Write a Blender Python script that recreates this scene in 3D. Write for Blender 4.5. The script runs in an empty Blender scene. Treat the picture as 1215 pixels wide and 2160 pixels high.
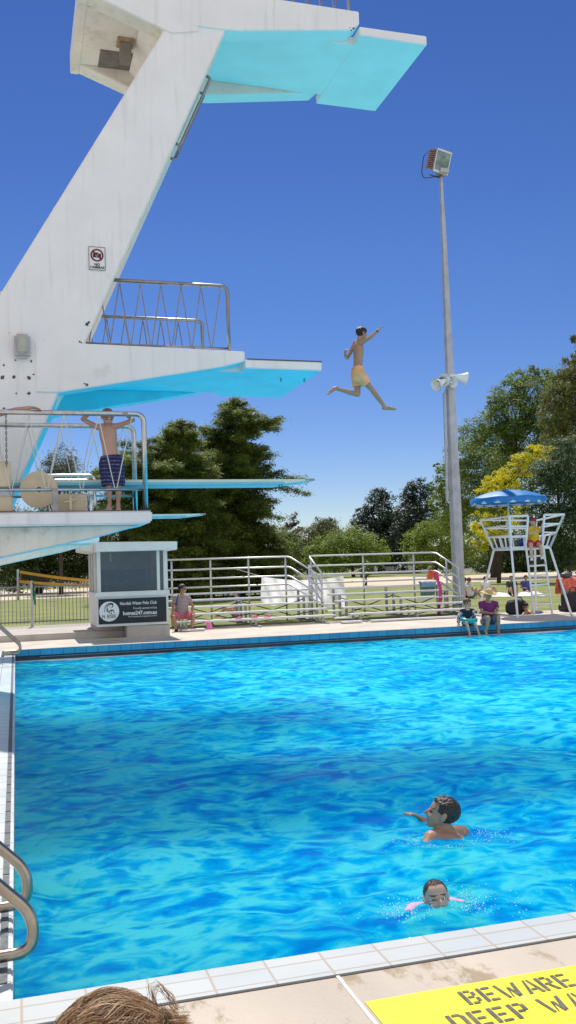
import bpy, bmesh, math, random
import numpy as np
from mathutils import Vector as V, Matrix, Quaternion, noise as mnoise
random.seed(7); rng = np.random.default_rng(7)
R = math.radians
scn = bpy.context.scene
COL = scn.collection
# ------------------------------------------------------------------ survey
# The camera stands at (0,0,1.6) on the near deck; X runs along the far pool edge,
# Y away across the pool.  py_()/pz_() turn a measured sight line into the real
# position where it meets a vertical plane Y=const / a level Z=const.
F, CX, CY, EYE = 1950.0, 607.5, 1080.0, 1.6
_yaw, _pit, _rol = R(16.5), R(3.3), 0.031
FW = V((math.sin(_yaw)*math.cos(_pit), math.cos(_yaw)*math.cos(_pit), math.sin(_pit)))
_r0 = V((math.cos(_yaw), -math.sin(_yaw), 0)); _u0 = _r0.cross(FW)
RT = _r0*math.cos(_rol) - _u0*math.sin(_rol); UP = _u0*math.cos(_rol) + _r0*math.sin(_rol)
def _ray(px, py): return FW + RT*((px-CX)/F) + UP*((CY-py)/F)
def py_(px, py, Y):
    d = _ray(px, py); t = Y/d.y; return V((d.x*t, Y, EYE+d.z*t))
def pz_(px, py, Z):
    d = _ray(px, py); t = (Z-EYE)/d.z; return V((d.x*t, d.y*t, Z))
def mpp(Y): return Y/0.955/F          # metres per measured pixel at depth Y
X, Y, Z = V((1,0,0)), V((0,1,0)), V((0,0,1))
AWAY = V((math.sin(_yaw), math.cos(_yaw), 0)); SIDE = _r0.copy()

# ------------------------------------------------------------------ materials
def _nt(name):
    m = bpy.data.materials.new(name); m.use_nodes = True
    return m, m.node_tree.nodes, m.node_tree.links, m.node_tree.nodes['Principled BSDF']
def mat(name, col, rough=.6, metal=0., var=.12, scale=3., bump=0., bscale=30., dirt=None, dscale=1.2, dlo=.55, dhi=.75, stretch=(1,1,1), spec=.5, sub=0):
    m, n, l, b = _nt(name)
    tc = n.new('ShaderNodeTexCoord'); mp = n.new('ShaderNodeMapping'); mp.inputs['Scale'].default_value = stretch
    l.new(tc.outputs['Object'], mp.inputs[0])
    nz = n.new('ShaderNodeTexNoise'); nz.inputs['Scale'].default_value = scale; nz.inputs['Detail'].default_value = 6
    l.new(mp.outputs[0], nz.inputs['Vector'])
    cr = n.new('ShaderNodeValToRGB'); e = cr.color_ramp.elements
    e[0].position = .3; e[1].position = .7
    e[0].color = tuple(max(0, c*(1-var)) for c in col)+(1,); e[1].color = tuple(min(1, c*(1+var)) for c in col)+(1,)
    l.new(nz.outputs['Fac'], cr.inputs[0]); out = cr.outputs[0]
    if dirt:
        n2 = n.new('ShaderNodeTexNoise'); n2.inputs['Scale'].default_value = dscale; n2.inputs['Detail'].default_value = 9; n2.inputs['Roughness'].default_value = .7
        l.new(mp.outputs[0], n2.inputs['Vector'])
        c2 = n.new('ShaderNodeValToRGB'); c2.color_ramp.elements[0].position = dlo; c2.color_ramp.elements[1].position = dhi
        l.new(n2.outputs['Fac'], c2.inputs[0])
        mx = n.new('ShaderNodeMixRGB'); mx.inputs[2].default_value = tuple(dirt)+(1,)
        l.new(c2.outputs[0], mx.inputs[0]); l.new(out, mx.inputs[1]); out = mx.outputs[0]
    l.new(out, b.inputs['Base Color'])
    b.inputs['Roughness'].default_value = rough; b.inputs['Metallic'].default_value = metal
    b.inputs['Specular IOR Level'].default_value = spec
    if bump:
        n3 = n.new('ShaderNodeTexNoise'); n3.inputs['Scale'].default_value = bscale; n3.inputs['Detail'].default_value = 5
        l.new(mp.outputs[0], n3.inputs['Vector'])
        bp = n.new('ShaderNodeBump'); bp.inputs['Strength'].default_value = bump; bp.inputs['Distance'].default_value = .02
        l.new(n3.outputs['Fac'], bp.inputs['Height']); l.new(bp.outputs[0], b.inputs['Normal'])
    return m
def tilemat(name, c1, c2, mortar, w, h, ms=.006, axes='XY', rough=.4, offset=0.0, var=.1):
    m, n, l, b = _nt(name)
    tc = n.new('ShaderNodeTexCoord'); sp = n.new('ShaderNodeSeparateXYZ'); cb = n.new('ShaderNodeCombineXYZ')
    l.new(tc.outputs['Object'], sp.inputs[0]); l.new(sp.outputs[axes[0]], cb.inputs[0]); l.new(sp.outputs[axes[1]], cb.inputs[1])
    br = n.new('ShaderNodeTexBrick'); br.offset = offset
    br.inputs['Color1'].default_value = tuple(c1)+(1,); br.inputs['Color2'].default_value = tuple(c2)+(1,); br.inputs['Mortar'].default_value = tuple(mortar)+(1,)
    br.inputs['Scale'].default_value = 1; br.inputs['Brick Width'].default_value = w; br.inputs['Row Height'].default_value = h; br.inputs['Mortar Size'].default_value = ms
    l.new(cb.outputs[0], br.inputs['Vector'])
    nz = n.new('ShaderNodeTexNoise'); nz.inputs['Scale'].default_value = 2.5; nz.inputs['Detail'].default_value = 8
    l.new(tc.outputs['Object'], nz.inputs['Vector'])
    mr = n.new('ShaderNodeMapRange'); mr.inputs[3].default_value = 1-var*2.2; mr.inputs[4].default_value = 1+var
    l.new(nz.outputs['Fac'], mr.inputs[0])
    mx = n.new('ShaderNodeMixRGB'); mx.blend_type = 'MULTIPLY'; mx.inputs[0].default_value = 1
    l.new(br.outputs['Color'], mx.inputs[1]); l.new(mr.outputs[0], mx.inputs[2])
    l.new(mx.outputs[0], b.inputs['Base Color']); b.inputs['Roughness'].default_value = rough
    bp = n.new('ShaderNodeBump'); bp.inputs['Strength'].default_value = .4; bp.inputs['Distance'].default_value = .006; bp.invert = True
    l.new(br.outputs['Fac'], bp.inputs['Height']); l.new(bp.outputs[0], b.inputs['Normal'])
    return m
def leafmat(name, dark, light, trans=.35, hue=0):
    m, n, l, b = _nt(name)
    g = n.new('ShaderNodeNewGeometry'); cr = n.new('ShaderNodeValToRGB'); e = cr.color_ramp.elements
    e[0].color = tuple(dark)+(1,); e[1].color = tuple(light)+(1,)
    tc = n.new('ShaderNodeTexCoord'); nz = n.new('ShaderNodeTexNoise'); nz.inputs['Scale'].default_value = .7; nz.inputs['Detail'].default_value = 3
    l.new(tc.outputs['Object'], nz.inputs['Vector'])
    ma = n.new('ShaderNodeMath'); ma.operation = 'MULTIPLY_ADD'; ma.inputs[1].default_value = 1.3; ma.inputs[2].default_value = -.45
    l.new(nz.outputs['Fac'], ma.inputs[0])
    mb = n.new('ShaderNodeMath'); mb.operation = 'MULTIPLY_ADD'; mb.inputs[1].default_value = .6
    l.new(g.outputs['Random Per Island'], mb.inputs[0]); l.new(ma.outputs[0], mb.inputs[2])
    l.new(mb.outputs[0], cr.inputs[0]); l.new(cr.outputs[0], b.inputs['Base Color'])
    b.inputs['Roughness'].default_value = .55; b.inputs['Specular IOR Level'].default_value = .3
    t = n.new('ShaderNodeBsdfTranslucent'); mx = n.new('ShaderNodeMixShader'); mx.inputs[0].default_value = trans
    hs = n.new('ShaderNodeHueSaturation'); hs.inputs['Value'].default_value = 1.5; hs.inputs['Hue'].default_value = .485
    l.new(cr.outputs[0], hs.inputs['Color']); l.new(hs.outputs[0], t.inputs['Color'])
    l.new(b.outputs[0], mx.inputs[1]); l.new(t.outputs[0], mx.inputs[2])
    l.new(mx.outputs[0], n['Material Output'].inputs[0])
    return m
def streaks(m, col, amt=.35):
    n = m.node_tree.nodes; l = m.node_tree.links; b = n['Principled BSDF']; src = b.inputs['Base Color'].links[0].from_socket
    tc = n.new('ShaderNodeTexCoord'); mp = n.new('ShaderNodeMapping'); mp.inputs['Scale'].default_value = (5,5,.35); l.new(tc.outputs['Object'], mp.inputs[0])
    nz = n.new('ShaderNodeTexNoise'); nz.inputs['Scale'].default_value = 2.2; nz.inputs['Detail'].default_value = 8; l.new(mp.outputs[0], nz.inputs['Vector'])
    n2 = n.new('ShaderNodeTexNoise'); n2.inputs['Scale'].default_value = .55; n2.inputs['Detail'].default_value = 3; l.new(tc.outputs['Object'], n2.inputs['Vector'])
    cr = n.new('ShaderNodeValToRGB'); cr.color_ramp.elements[0].position = .55; cr.color_ramp.elements[1].position = .75; l.new(nz.outputs['Fac'], cr.inputs[0])
    mu = n.new('ShaderNodeMath'); mu.operation = 'MULTIPLY'; l.new(cr.outputs[0], mu.inputs[0]); l.new(n2.outputs['Fac'], mu.inputs[1])
    m3 = n.new('ShaderNodeMath'); m3.operation = 'MULTIPLY'; m3.inputs[1].default_value = amt*2; l.new(mu.outputs[0], m3.inputs[0])
    mx = n.new('ShaderNodeMixRGB'); mx.inputs[2].default_value = tuple(col)+(1,); l.new(m3.outputs[0], mx.inputs[0]); l.new(src, mx.inputs[1]); l.new(mx.outputs[0], b.inputs['Base Color'])
M = {}
M['white'] = mat('white_painted_concrete', (.84,.83,.82), .75, var=.04, scale=2, bump=.15, bscale=12, dirt=(.58,.56,.5), dscale=1.3, dlo=.62, dhi=.8)
M['cyan5'] = mat('bright_cyan_paint', (.07,.66,.82), .6, var=.06, scale=2, dirt=(.05,.48,.6), dscale=1.5, dlo=.55, dhi=.85)
M['cyan'] = mat('cyan_paint', (.40,.85,.90), .6, var=.05, scale=2, dirt=(.22,.58,.62), dscale=2, dlo=.62, dhi=.85)
M['cream'] = mat('weathered_cream_concrete', (.76,.72,.62), .8, var=.08, scale=2, dirt=(.42,.36,.27), dscale=2.2, dlo=.58, dhi=.78, bump=.15)
M['soffit'] = mat('weathered_soffit', (.74,.72,.64), .8, var=.08, scale=2, dirt=(.45,.38,.28), dscale=2.2, dlo=.56, dhi=.8)
for k_ in ('white','cream','soffit'): streaks(M[k_], (.34,.29,.22), .2)
M['stain'] = mat('rust_stain', (.10,.085,.07), .9, var=.4, scale=40)
M['darkgrey'] = mat('dark_grey_metal', (.07,.07,.075), .5, var=.2)
M['black'] = mat('black_plastic', (.015,.015,.017), .5, var=.3)
M['steel'] = mat('stainless_steel', (.58,.58,.57), .3, 1., var=.12, scale=14, dirt=(.35,.33,.3), dscale=8)
M['bronze_steel'] = mat('weathered_steel_rail', (.42,.36,.28), .28, 1., var=.2, scale=9, dirt=(.62,.6,.58), dscale=4)
M['galv'] = mat('galvanised_steel', (.47,.47,.50), .5, .55, var=.14, scale=3, bump=.08, bscale=60, dirt=(.36,.35,.37), dscale=2.5)
M['alu'] = mat('aluminium_plank', (.66,.66,.65), .42, .7, var=.08, scale=6)
M['wpaint'] = mat('white_gloss_paint', (.80,.81,.80), .4, var=.05, scale=5, dirt=(.5,.44,.38), dscale=6, dlo=.64)
M['rope'] = mat('white_cord', (.62,.62,.58), .8, var=.1)
M['board'] = mat('springboard_mint', (.62,.74,.66), .55, var=.06, scale=5)
M['boardblue'] = mat('springboard_blue', (.18,.55,.66), .5, var=.08)
M['wheel'] = mat('cream_fulcrum_wheel', (.62,.52,.36), .65, var=.08, scale=6, dirt=(.4,.31,.2), dscale=5, dlo=.6)
M['signwhite'] = mat('sign_white', (.78,.78,.78), .4, var=.02)
M['signred'] = mat('sign_red', (.16,.012,.03), .4, var=.05)
M['signblack'] = mat('sign_black', (.012,.012,.016), .45, var=.1)
M['lampglass'] = mat('frosted_lamp_glass', (.42,.43,.36), .25, var=.1, scale=12)
M['floodglass'] = mat('flood_lamp_glass', (.20,.26,.23), .12, var=.4, scale=4)
M['rustalu'] = mat('rusty_cooling_fins', (.42,.26,.19), .6, .3, var=.3, scale=20)
M['deck'] = mat('pale_concrete', (.54,.47,.385), .85, var=.10, scale=1.6, bump=.25, bscale=55, dirt=(.36,.285,.19), dscale=2.6, dlo=.56, dhi=.62, stretch=(1.3,.6,1))
M['fardeck'] = mat('far_deck_concrete', (.60,.53,.44), .85, var=.12, scale=1.2, bump=.2, bscale=40, dirt=(.36,.31,.26), dscale=1.0, dlo=.55, dhi=.8)
M['step'] = mat('step_concrete', (.50,.45,.40), .85, var=.1, scale=1.5, dirt=(.34,.3,.27), dscale=2)
M['coping'] = tilemat('coping_tile', (.57,.59,.57), (.52,.56,.56), (.46,.40,.32), .235, .118, .005, 'XY', .4, var=.08)
M['ledge'] = tilemat('ledge_tile', (.62,.66,.64), (.56,.62,.62), (.35,.32,.28), .245, .245, .006, 'XY', .45, var=.12)
M['bluetile'] = tilemat('pool_blue_tile', (.03,.26,.46), (.04,.33,.52), (.02,.13,.22), .24, .26, .008, 'XZ', .3, var=.15)
M['poolwall'] = tilemat('pool_wall', (.08,.45,.72), (.07,.42,.70), (.06,.36,.6), .25, .25, .01, 'XZ', .5)
M['poolfloor'] = mat('pool_floor', (.03,.42,.85), .7, var=.15, scale=.6)
M['gutter'] = mat('gutter_dark', (.06,.08,.10), .6, var=.4, scale=6)
M['grate'] = mat('overflow_grate', (.10,.11,.12), .6, var=.5, scale=30)
M['yellow'] = mat('yellow_paint', (.86,.76,.015), .6, var=.05, scale=6, dirt=(.66,.60,.24), dscale=7, dlo=.58, dhi=.72)
M['fadedyellow'] = mat('faded_yellow_paint', (.66,.55,.12), .7, var=.15, scale=8, dirt=(.5,.44,.34), dscale=6, dlo=.5, dhi=.62)
M['stencil'] = mat('stencil_black', (.09,.09,.075), .7, var=.35, scale=18, dirt=(.24,.22,.10), dscale=22, dlo=.5, dhi=.68)
M['joint'] = mat('white_joint', (.75,.72,.66), .7, var=.1)
M['jointdark'] = mat('dark_joint', (.08,.07,.06), .9, var=.2)
M['grass'] = mat('lawn_grass', (.17,.205,.04), .9, var=.35, scale=.8, bump=.6, bscale=14, dirt=(.29,.27,.085), dscale=.35, dlo=.45, dhi=.7)
M['sand'] = mat('sand', (.62,.53,.38), .95, var=.1, scale=.6)
M['asphalt'] = mat('asphalt', (.17,.165,.17), .9, var=.12, scale=.4)
M['bark'] = mat('bark', (.055,.042,.03), .9, var=.35, scale=8, bump=.5, bscale=20, stretch=(1,1,.2))
M['kioskw'] = mat('kiosk_white_timber', (.72,.70,.66), .6, var=.06, scale=4, dirt=(.5,.47,.42), dscale=3, dlo=.6)
M['kioskin'] = mat('kiosk_interior', (.42,.46,.46), .8, var=.15)
M['locker'] = mat('navy_lockers', (.03,.045,.14), .5, var=.2)
M['orange'] = mat('orange_band', (.62,.33,.04), .7, var=.1)
M['greencloth'] = mat('green_cloth', (.02,.22,.07), .8, var=.2)
M['fence'] = mat('grey_fence_steel', (.20,.21,.20), .55, .3, var=.15)
M['sheet'] = leafmat('white_sheet', (.80,.78,.78), (.84,.82,.82), .45)
M['umb'] = mat('blue_umbrella', (.012,.19,.52), .5, var=.12, scale=4)
M['umbw'] = mat('umbrella_trim', (.62,.66,.60), .6, var=.1)
def skin(name, c): return mat(name, c, .5, var=.08, scale=12, spec=.35)
M['skin1'] = skin('skin_tan', (.42,.24,.155)); M['skin2'] = skin('skin_fair', (.56,.36,.26)); M['skin3'] = skin('skin_red', (.50,.29,.21))
M['eye'] = mat('eye_dark', (.03,.02,.015), .4); M['lip'] = mat('lips', (.40,.15,.12), .5); M['brow'] = mat('brows', (.14,.08,.05), .8); M['lid'] = mat('eyelid', (.50,.29,.21), .6)
M['hairblack'] = mat('black_hair', (.012,.009,.008), .45, var=.5, scale=30, bump=.8, bscale=60)
M['hairbrown'] = mat('brown_hair', (.085,.042,.022), .4, var=.6, scale=26, bump=.9, bscale=60)
M['hairwet'] = mat('wet_dark_hair', (.030,.016,.011), .25, var=.6, scale=26, bump=1, bscale=50)
M['hairginger'] = mat('ginger_hair', (.16,.055,.02), .5, var=.5, scale=26, bump=.8)
def cloth(n_, c, **k): return mat(n_, c, .85, var=k.pop('var', .15), scale=k.pop('scale', 8), bump=.2, bscale=30, **k)
M['orangeshorts'] = cloth('orange_shorts', (.80,.43,.19), dirt=(.84,.62,.38), dscale=9, dlo=.56, dhi=.66)
M['purple'] = cloth('purple_shirt', (.19,.02,.12)); M['greyshorts'] = cloth('grey_shorts', (.16,.17,.22)); M['pinkshorts'] = cloth('pink_shorts', (.62,.16,.22))
M['yshirt'] = cloth('yellow_shirt', (.75,.47,.02)); M['rshorts'] = cloth('red_shorts', (.45,.02,.03)); M['redcap'] = cloth('red_cap', (.42,.02,.03))
M['navy'] = cloth('navy_rashvest', (.010,.018,.045)); M['pink'] = cloth('pink_cloth', (.85,.22,.48)); M['hotpink'] = cloth('magenta_towel', (.78,.09,.36))
M['orangetowel'] = cloth('orange_towel', (.80,.19,.08)); M['bluetowel'] = cloth('blue_towel', (.22,.38,.48)); M['straw'] = cloth('straw', (.60,.42,.17))
M['tealring'] = mat('teal_vinyl', (.01,.30,.36), .25, var=.15, scale=8, dirt=(.02,.5,.25), dscale=5)
M['darkcloth'] = cloth('dark_cloth', (.022,.018,.024)); M['redtowel'] = cloth('coral_towel', (.78,.14,.08), dirt=(.8,.5,.42), dscale=14, dlo=.55, dhi=.6)
M['bluecloth'] = cloth('blue_cloth', (.05,.07,.24)); M['whitecloth'] = cloth('white_cloth', (.74,.72,.70)); M['greencl'] = cloth('dark_green_cloth', (.03,.06,.045))
M['carwhite'] = mat('car_white_paint', (.78,.79,.80), .25, var=.02); M['carglass'] = mat('car_glass', (.02,.025,.03), .1); M['tyre'] = mat('tyre', (.02,.02,.02), .8)
M['bottle'] = mat('blue_bottle_plastic', (.01,.04,.30), .3)
# striped shirt and patterned shorts
def stripes(name, cols, scale, axis='Z'):
    m, n, l, b = _nt(name); tc = n.new('ShaderNodeTexCoord'); w = n.new('ShaderNodeTexWave'); w.bands_direction = axis
    w.inputs['Scale'].default_value = scale; w.inputs['Distortion'].default_value = .6
    l.new(tc.outputs['Object'], w.inputs['Vector']); cr = n.new('ShaderNodeValToRGB'); cr.color_ramp.interpolation = 'CONSTANT'
    e = cr.color_ramp.elements; e[0].color = tuple(cols[0])+(1,); e[1].color = tuple(cols[1])+(1,); e[1].position = .5
    for k, c in enumerate(cols[2:]): q = e.new(.75+.12*k); q.color = tuple(c)+(1,)
    l.new(w.outputs['Fac'], cr.inputs[0]); l.new(cr.outputs[0], b.inputs['Base Color']); b.inputs['Roughness'].default_value = .85
    return m
M['striped'] = stripes('striped_shirt', [(.42,.37,.36),(.13,.12,.14),(.33,.22,.20)], 9)
def patterned(name):
    m, n, l, b = _nt(name); tc = n.new('ShaderNodeTexCoord')
    w = n.new('ShaderNodeTexWave'); w.bands_direction = 'Z'; w.inputs['Scale'].default_value = 6.5; w.inputs['Distortion'].default_value = 1.5; w.inputs['Detail Scale'].default_value = 9
    v = n.new('ShaderNodeTexVoronoi'); v.inputs['Scale'].default_value = 42
    l.new(tc.outputs['Object'], w.inputs['Vector']); l.new(tc.outputs['Object'], v.inputs['Vector'])
    c1 = n.new('ShaderNodeValToRGB'); e = c1.color_ramp.elements; e[0].position = .80; e[1].position = .84; e[0].color = (0,0,0,1)
    l.new(w.outputs['Fac'], c1.inputs[0])
    c2 = n.new('ShaderNodeValToRGB'); c2.color_ramp.interpolation = 'CONSTANT'; e = c2.color_ramp.elements
    e[0].color = (.05,.08,.22,1); e[1].position = .35; e[1].color = (.10,.05,.13,1); q = e.new(.6); q.color = (.16,.16,.28,1); q = e.new(.8); q.color = (.03,.05,.18,1)
    l.new(v.outputs['Color'], c2.inputs[0])
    mx = n.new('ShaderNodeMixRGB'); mx.inputs[1].default_value = (.014,.020,.075,1); l.new(c1.outputs[0], mx.inputs[0]); l.new(c2.outputs[0], mx.inputs[2])
    l.new(mx.outputs[0], b.inputs['Base Color']); b.inputs['Roughness'].default_value = .85
    return m
M['patterned'] = patterned('navy_patterned_shorts')
def glassmat(name, tint, alpha):
    m, n, l, b = _nt(name); b.inputs['Base Color'].default_value = tuple(tint)+(1,); b.inputs['Roughness'].default_value = .03
    t = n.new('ShaderNodeBsdfTransparent'); mx = n.new('ShaderNodeMixShader'); mx.inputs[0].default_value = alpha
    l.new(t.outputs[0], mx.inputs[1]); l.new(b.outputs[0], mx.inputs[2]); l.new(mx.outputs[0], n['Material Output'].inputs[0]); return m
M['glass'] = glassmat('window_glass', (.09,.15,.18), .36)
M['spray'] = glassmat('water_droplets', (.92,.95,.97), .9)
M['net'] = glassmat('net_mesh', (.12,.12,.12), .25)

# ------------------------------------------------------------------ object helpers
def link(name, me, parent=None, material=None):
    o = bpy.data.objects.new(name, me); COL.objects.link(o)
    if material is not None and me is not None: me.materials.append(material)
    if parent is not None: o.parent = parent; o.matrix_parent_inverse = Matrix.Translation(-parent.location) if parent.rotation_euler.x == parent.rotation_euler.y == parent.rotation_euler.z == 0 else parent.matrix_world.inverted()
    return o
def thing(name, label, cat, loc=(0,0,0), group=None):
    o = bpy.data.objects.new(name, None); COL.objects.link(o); o.location = loc; o.empty_display_size = .1
    o['label'] = label; o['category'] = cat
    if group: o['group'] = group
    return o
def tag(o, label, cat, group=None):
    o['label'] = label; o['category'] = cat
    if group: o['group'] = group
    return o
def struct(o, kind='structure'): o['kind'] = kind; return o
def done(bm, name, material, parent=None, smooth=False, recalc=True, bevel=0):
    if recalc: bmesh.ops.recalc_face_normals(bm, faces=bm.faces)
    if bevel:
        bmesh.ops.bevel(bm, geom=[e for e in bm.edges if len(e.link_faces) == 2 and e.calc_face_angle(0) > .5], offset=bevel, segments=2, affect='EDGES')
    me = bpy.data.meshes.new(name); bm.to_mesh(me); bm.free()
    if smooth:
        for p in me.polygons: p.use_smooth = True
    return link(name, me, parent, material)
def box(bm, lo, hi):
    v = [bm.verts.new((x, y, z)) for x in (lo[0], hi[0]) for y in (lo[1], hi[1]) for z in (lo[2], hi[2])]
    for f in ((0,1,3,2),(4,6,7,5),(0,4,5,1),(2,3,7,6),(0,2,6,4),(1,5,7,3)): bm.faces.new([v[i] for i in f])
def boxo(name, lo, hi, material, parent=None, bevel=.006):
    bm = bmesh.new(); box(bm, lo, hi); return done(bm, name, material, parent, bevel=bevel)
def frames(pts):
    pts = [V(p) for p in pts]; T = []
    for i in range(len(pts)):
        a = pts[max(0, i-1)]; b = pts[min(len(pts)-1, i+1)]; d = (b-a)
        T.append(d.normalized() if d.length > 1e-9 else V((0,0,1)))
    ref = Z if abs(T[0].z) < .9 else X
    u = T[0].cross(ref).normalized(); out = []
    for i, t in enumerate(T):
        if i: u = (u - t*u.dot(t)); u = u.normalized() if u.length > 1e-6 else t.orthogonal().normalized()
        out.append((pts[i], u, t.cross(u)))
    return out
def tube(bm, pts, r, n=8, cap=True, round_=False):
    if not hasattr(r, '__len__'): r = [r]*len(pts)
    fr = frames(pts); rings = []
    for (p, u, w), rr in zip(fr, r):
        rings.append([bm.verts.new(p + (u*math.cos(2*math.pi*k/n) + w*math.sin(2*math.pi*k/n))*rr) for k in range(n)])
    for a, b in zip(rings, rings[1:]):
        for k in range(n): bm.faces.new((a[k], a[(k+1)%n], b[(k+1)%n], b[k]))
    if cap: bm.faces.new(rings[0][::-1]); bm.faces.new(rings[-1])
    if round_:
        for p, rr in ((fr[0][0], r[0]), (fr[-1][0], r[-1])): ball(bm, p, (rr, rr, rr))
def tubeo(name, pts, r, material, parent=None, n=10, smooth=True):
    bm = bmesh.new(); tube(bm, pts, r, n); return done(bm, name, material, parent, smooth)
def bend(pts, rad, k=6):
    """polyline with its corners rounded"""
    pts = [V(p) for p in pts]; out = [pts[0]]
    for a, b, c in zip(pts, pts[1:], pts[2:]):
        d1 = (a-b); d2 = (c-b); q = min(rad, d1.length*.49, d2.length*.49); s = b+d1.normalized()*q; e = b+d2.normalized()*q
        for i in range(k+1):
            t = i/k; out.append(s*(1-t)**2 + b*2*t*(1-t) + e*t*t)
    out.append(pts[-1]); return out
def ball(bm, c, rad, ax=None, sub=2):
    g = bmesh.ops.create_icosphere(bm, subdivisions=sub, radius=1)['verts']; ax = ax or (X, Y, Z); c = V(c)
    for v in g: p = v.co.copy(); v.co = c + ax[0]*(p.x*rad[0]) + ax[1]*(p.y*rad[1]) + ax[2]*(p.z*rad[2])
    return g
def loft(bm, st, n=16):
    """st: (centre, axis a, axis b, ra, rb)"""
    rings = [[bm.verts.new(V(c)+V(a)*(ra*math.cos(2*math.pi*k/n))+V(b)*(rb*math.sin(2*math.pi*k/n))) for k in range(n)] for c, a, b, ra, rb in st]
    for p, q in zip(rings, rings[1:]):
        for k in range(n): bm.faces.new((p[k], p[(k+1)%n], q[(k+1)%n], q[k]))
    bm.faces.new(rings[0][::-1]); bm.faces.new(rings[-1])
def prism(bm, poly, y0, y1):
    """poly: (x,z) outline extruded from y0 to y1"""
    a = [bm.verts.new((x, y0, z)) for x, z in poly]; b = [bm.verts.new((x, y1, z)) for x, z in poly]
    n = len(poly); bm.faces.new(a); bm.faces.new(b[::-1])
    for i in range(n): bm.faces.new((a[i], b[i], b[(i+1)%n], a[(i+1)%n]))
def prismo(name, poly, y0, y1, mats, parent, pick=None, bevel=.012):
    bm = bmesh.new(); prism(bm, poly, y0, y1); o = done(bm, name, mats[0], parent, bevel=bevel)
    for m in mats[1:]: o.data.materials.append(m)
    if pick:
        for p in o.data.polygons: p.material_index = pick(p.center, p.normal)
    return o
def sheet(name, x0, y0, x1, y1, z, material, parent=None):
    bm = bmesh.new(); bm.faces.new([bm.verts.new(c) for c in ((x0,y0,z),(x1,y0,z),(x1,y1,z),(x0,y1,z))]); return done(bm, name, material, parent, recalc=False)
def text(name, s, size, org, ux, uy, material, parent, align='LEFT', thick=.0, bold=0.0, width=None):
    cu = bpy.data.curves.new(name, 'FONT'); cu.body = s; cu.size = size; cu.align_x = align; cu.offset = bold; cu.extrude = thick; cu.resolution_u = 3
    t = bpy.data.objects.new('t', cu); COL.objects.link(t); bpy.context.view_layer.update()
    me = bpy.data.meshes.new_from_object(t.evaluated_get(bpy.context.evaluated_depsgraph_get())); bpy.data.objects.remove(t)
    xs = [v.co.x for v in me.vertices]; k = 1
    if width: k = width/(max(xs)-min(xs))
    ux = V(ux).normalized(); uy = V(uy).normalized(); nz = ux.cross(uy)
    for v in me.vertices: c = v.co.copy(); v.co = V(org)+ux*(c.x*k)+uy*(c.y)+nz*c.z
    me.materials.clear(); return link(name, me, parent, material)
def copy_tree(o, delta, label):
    def rec(q, par):
        c = q.copy(); COL.objects.link(c)
        if par is not None: c.parent = par; c.matrix_parent_inverse = q.matrix_parent_inverse.copy()
        for ch in q.children: rec(ch, c)
        return c
    c = rec(o, None); c.location = V(o.location)+V(delta); c['label'] = label; return c
def remeshed(bm, name, voxel, material, parent=None, smooth=4):
    bmesh.ops.recalc_face_normals(bm, faces=bm.faces)
    me = bpy.data.meshes.new(name); bm.to_mesh(me); bm.free()
    t = bpy.data.objects.new('t', me); COL.objects.link(t)
    r = t.modifiers.new('r', 'REMESH'); r.mode = 'VOXEL'; r.voxel_size = voxel; r.use_smooth_shade = True
    if smooth: s = t.modifiers.new('s', 'SMOOTH'); s.iterations = smooth; s.factor = .5
    bpy.context.view_layer.update()
    out = bpy.data.meshes.new_from_object(t.evaluated_get(bpy.context.evaluated_depsgraph_get()))
    bpy.data.objects.remove(t); out.name = name; out.materials.clear()
    for p in out.polygons: p.use_smooth = True
    return link(name, out, parent, material)
# ------------------------------------------------------------------ setting
PX0, PX1, PY0, PY1, WZ = -.03, 26.0, 3.74, 20.45, -.25
struct(sheet('lawn', -1500, 24.6, 1500, 2500, -.02, M['grass']))
struct(sheet('sand_court', -200, 60, 300, 93, -.012, M['sand']))
struct(sheet('road', -300, 118, 400, 150, -.008, M['asphalt']))
o = struct(boxo('near_deck', (-40, -30, -.3), (40, 3.5, 0), M['deck'], bevel=0))
o = struct(boxo('pool_coping', (PX0-.24, 3.502, -.3), (PX1, PY0, .004), M['coping'], bevel=.008))
struct(boxo('far_deck', (-40, PY1, -.12), (60, 24.65, 0), M['fardeck'], bevel=0))
struct(boxo('left_ledge', (-1.6, 3.5+.002, -.3), (PX0-.002, PY1-.002, -.004), M['ledge'], bevel=.006))
struct(boxo('left_deck', (-40, 3.502, -.3), (-1.602, PY1-.002, -.002), M['fardeck'], bevel=0))
struct(boxo('right_deck', (PX1+.002, 3.502, -.3), (60, PY1-.002, -.002), M['fardeck'], bevel=0))
# overflow grate along the left edge and on the near-left corner
bm = bmesh.new()
for k in range(60):
    y = 3.9+k*.275; box(bm, (-.086, y, -.003), (-.052, y+.25, .0015))
struct(done(bm, 'overflow_grate', M['grate']))
# pool basin
bm = bmesh.new()
zz = -3.6
c = [bm.verts.new(p) for p in ((PX0,PY0,zz),(PX1,PY0,zz),(PX1,PY1+.6,zz),(PX0,PY1+.6,zz))]; bm.faces.new(c)
struct(done(bm, 'pool_floor', M['poolfloor'], recalc=False))
bm = bmesh.new()
for a, b in (((PX0,PY0),(PX1,PY0)),((PX1,PY0),(PX1,PY1+.6)),((PX0,PY1+.6),(PX0,PY0)),((PX0,PY1+.6),(PX1,PY1+.6))):
    top = -.302
    q = [bm.verts.new(p) for p in ((a[0],a[1],zz),(b[0],b[1],zz),(b[0],b[1],top),(a[0],a[1],top))]; bm.faces.new(q)
struct(done(bm, 'pool_wall', M['poolwall'], recalc=False))
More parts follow.
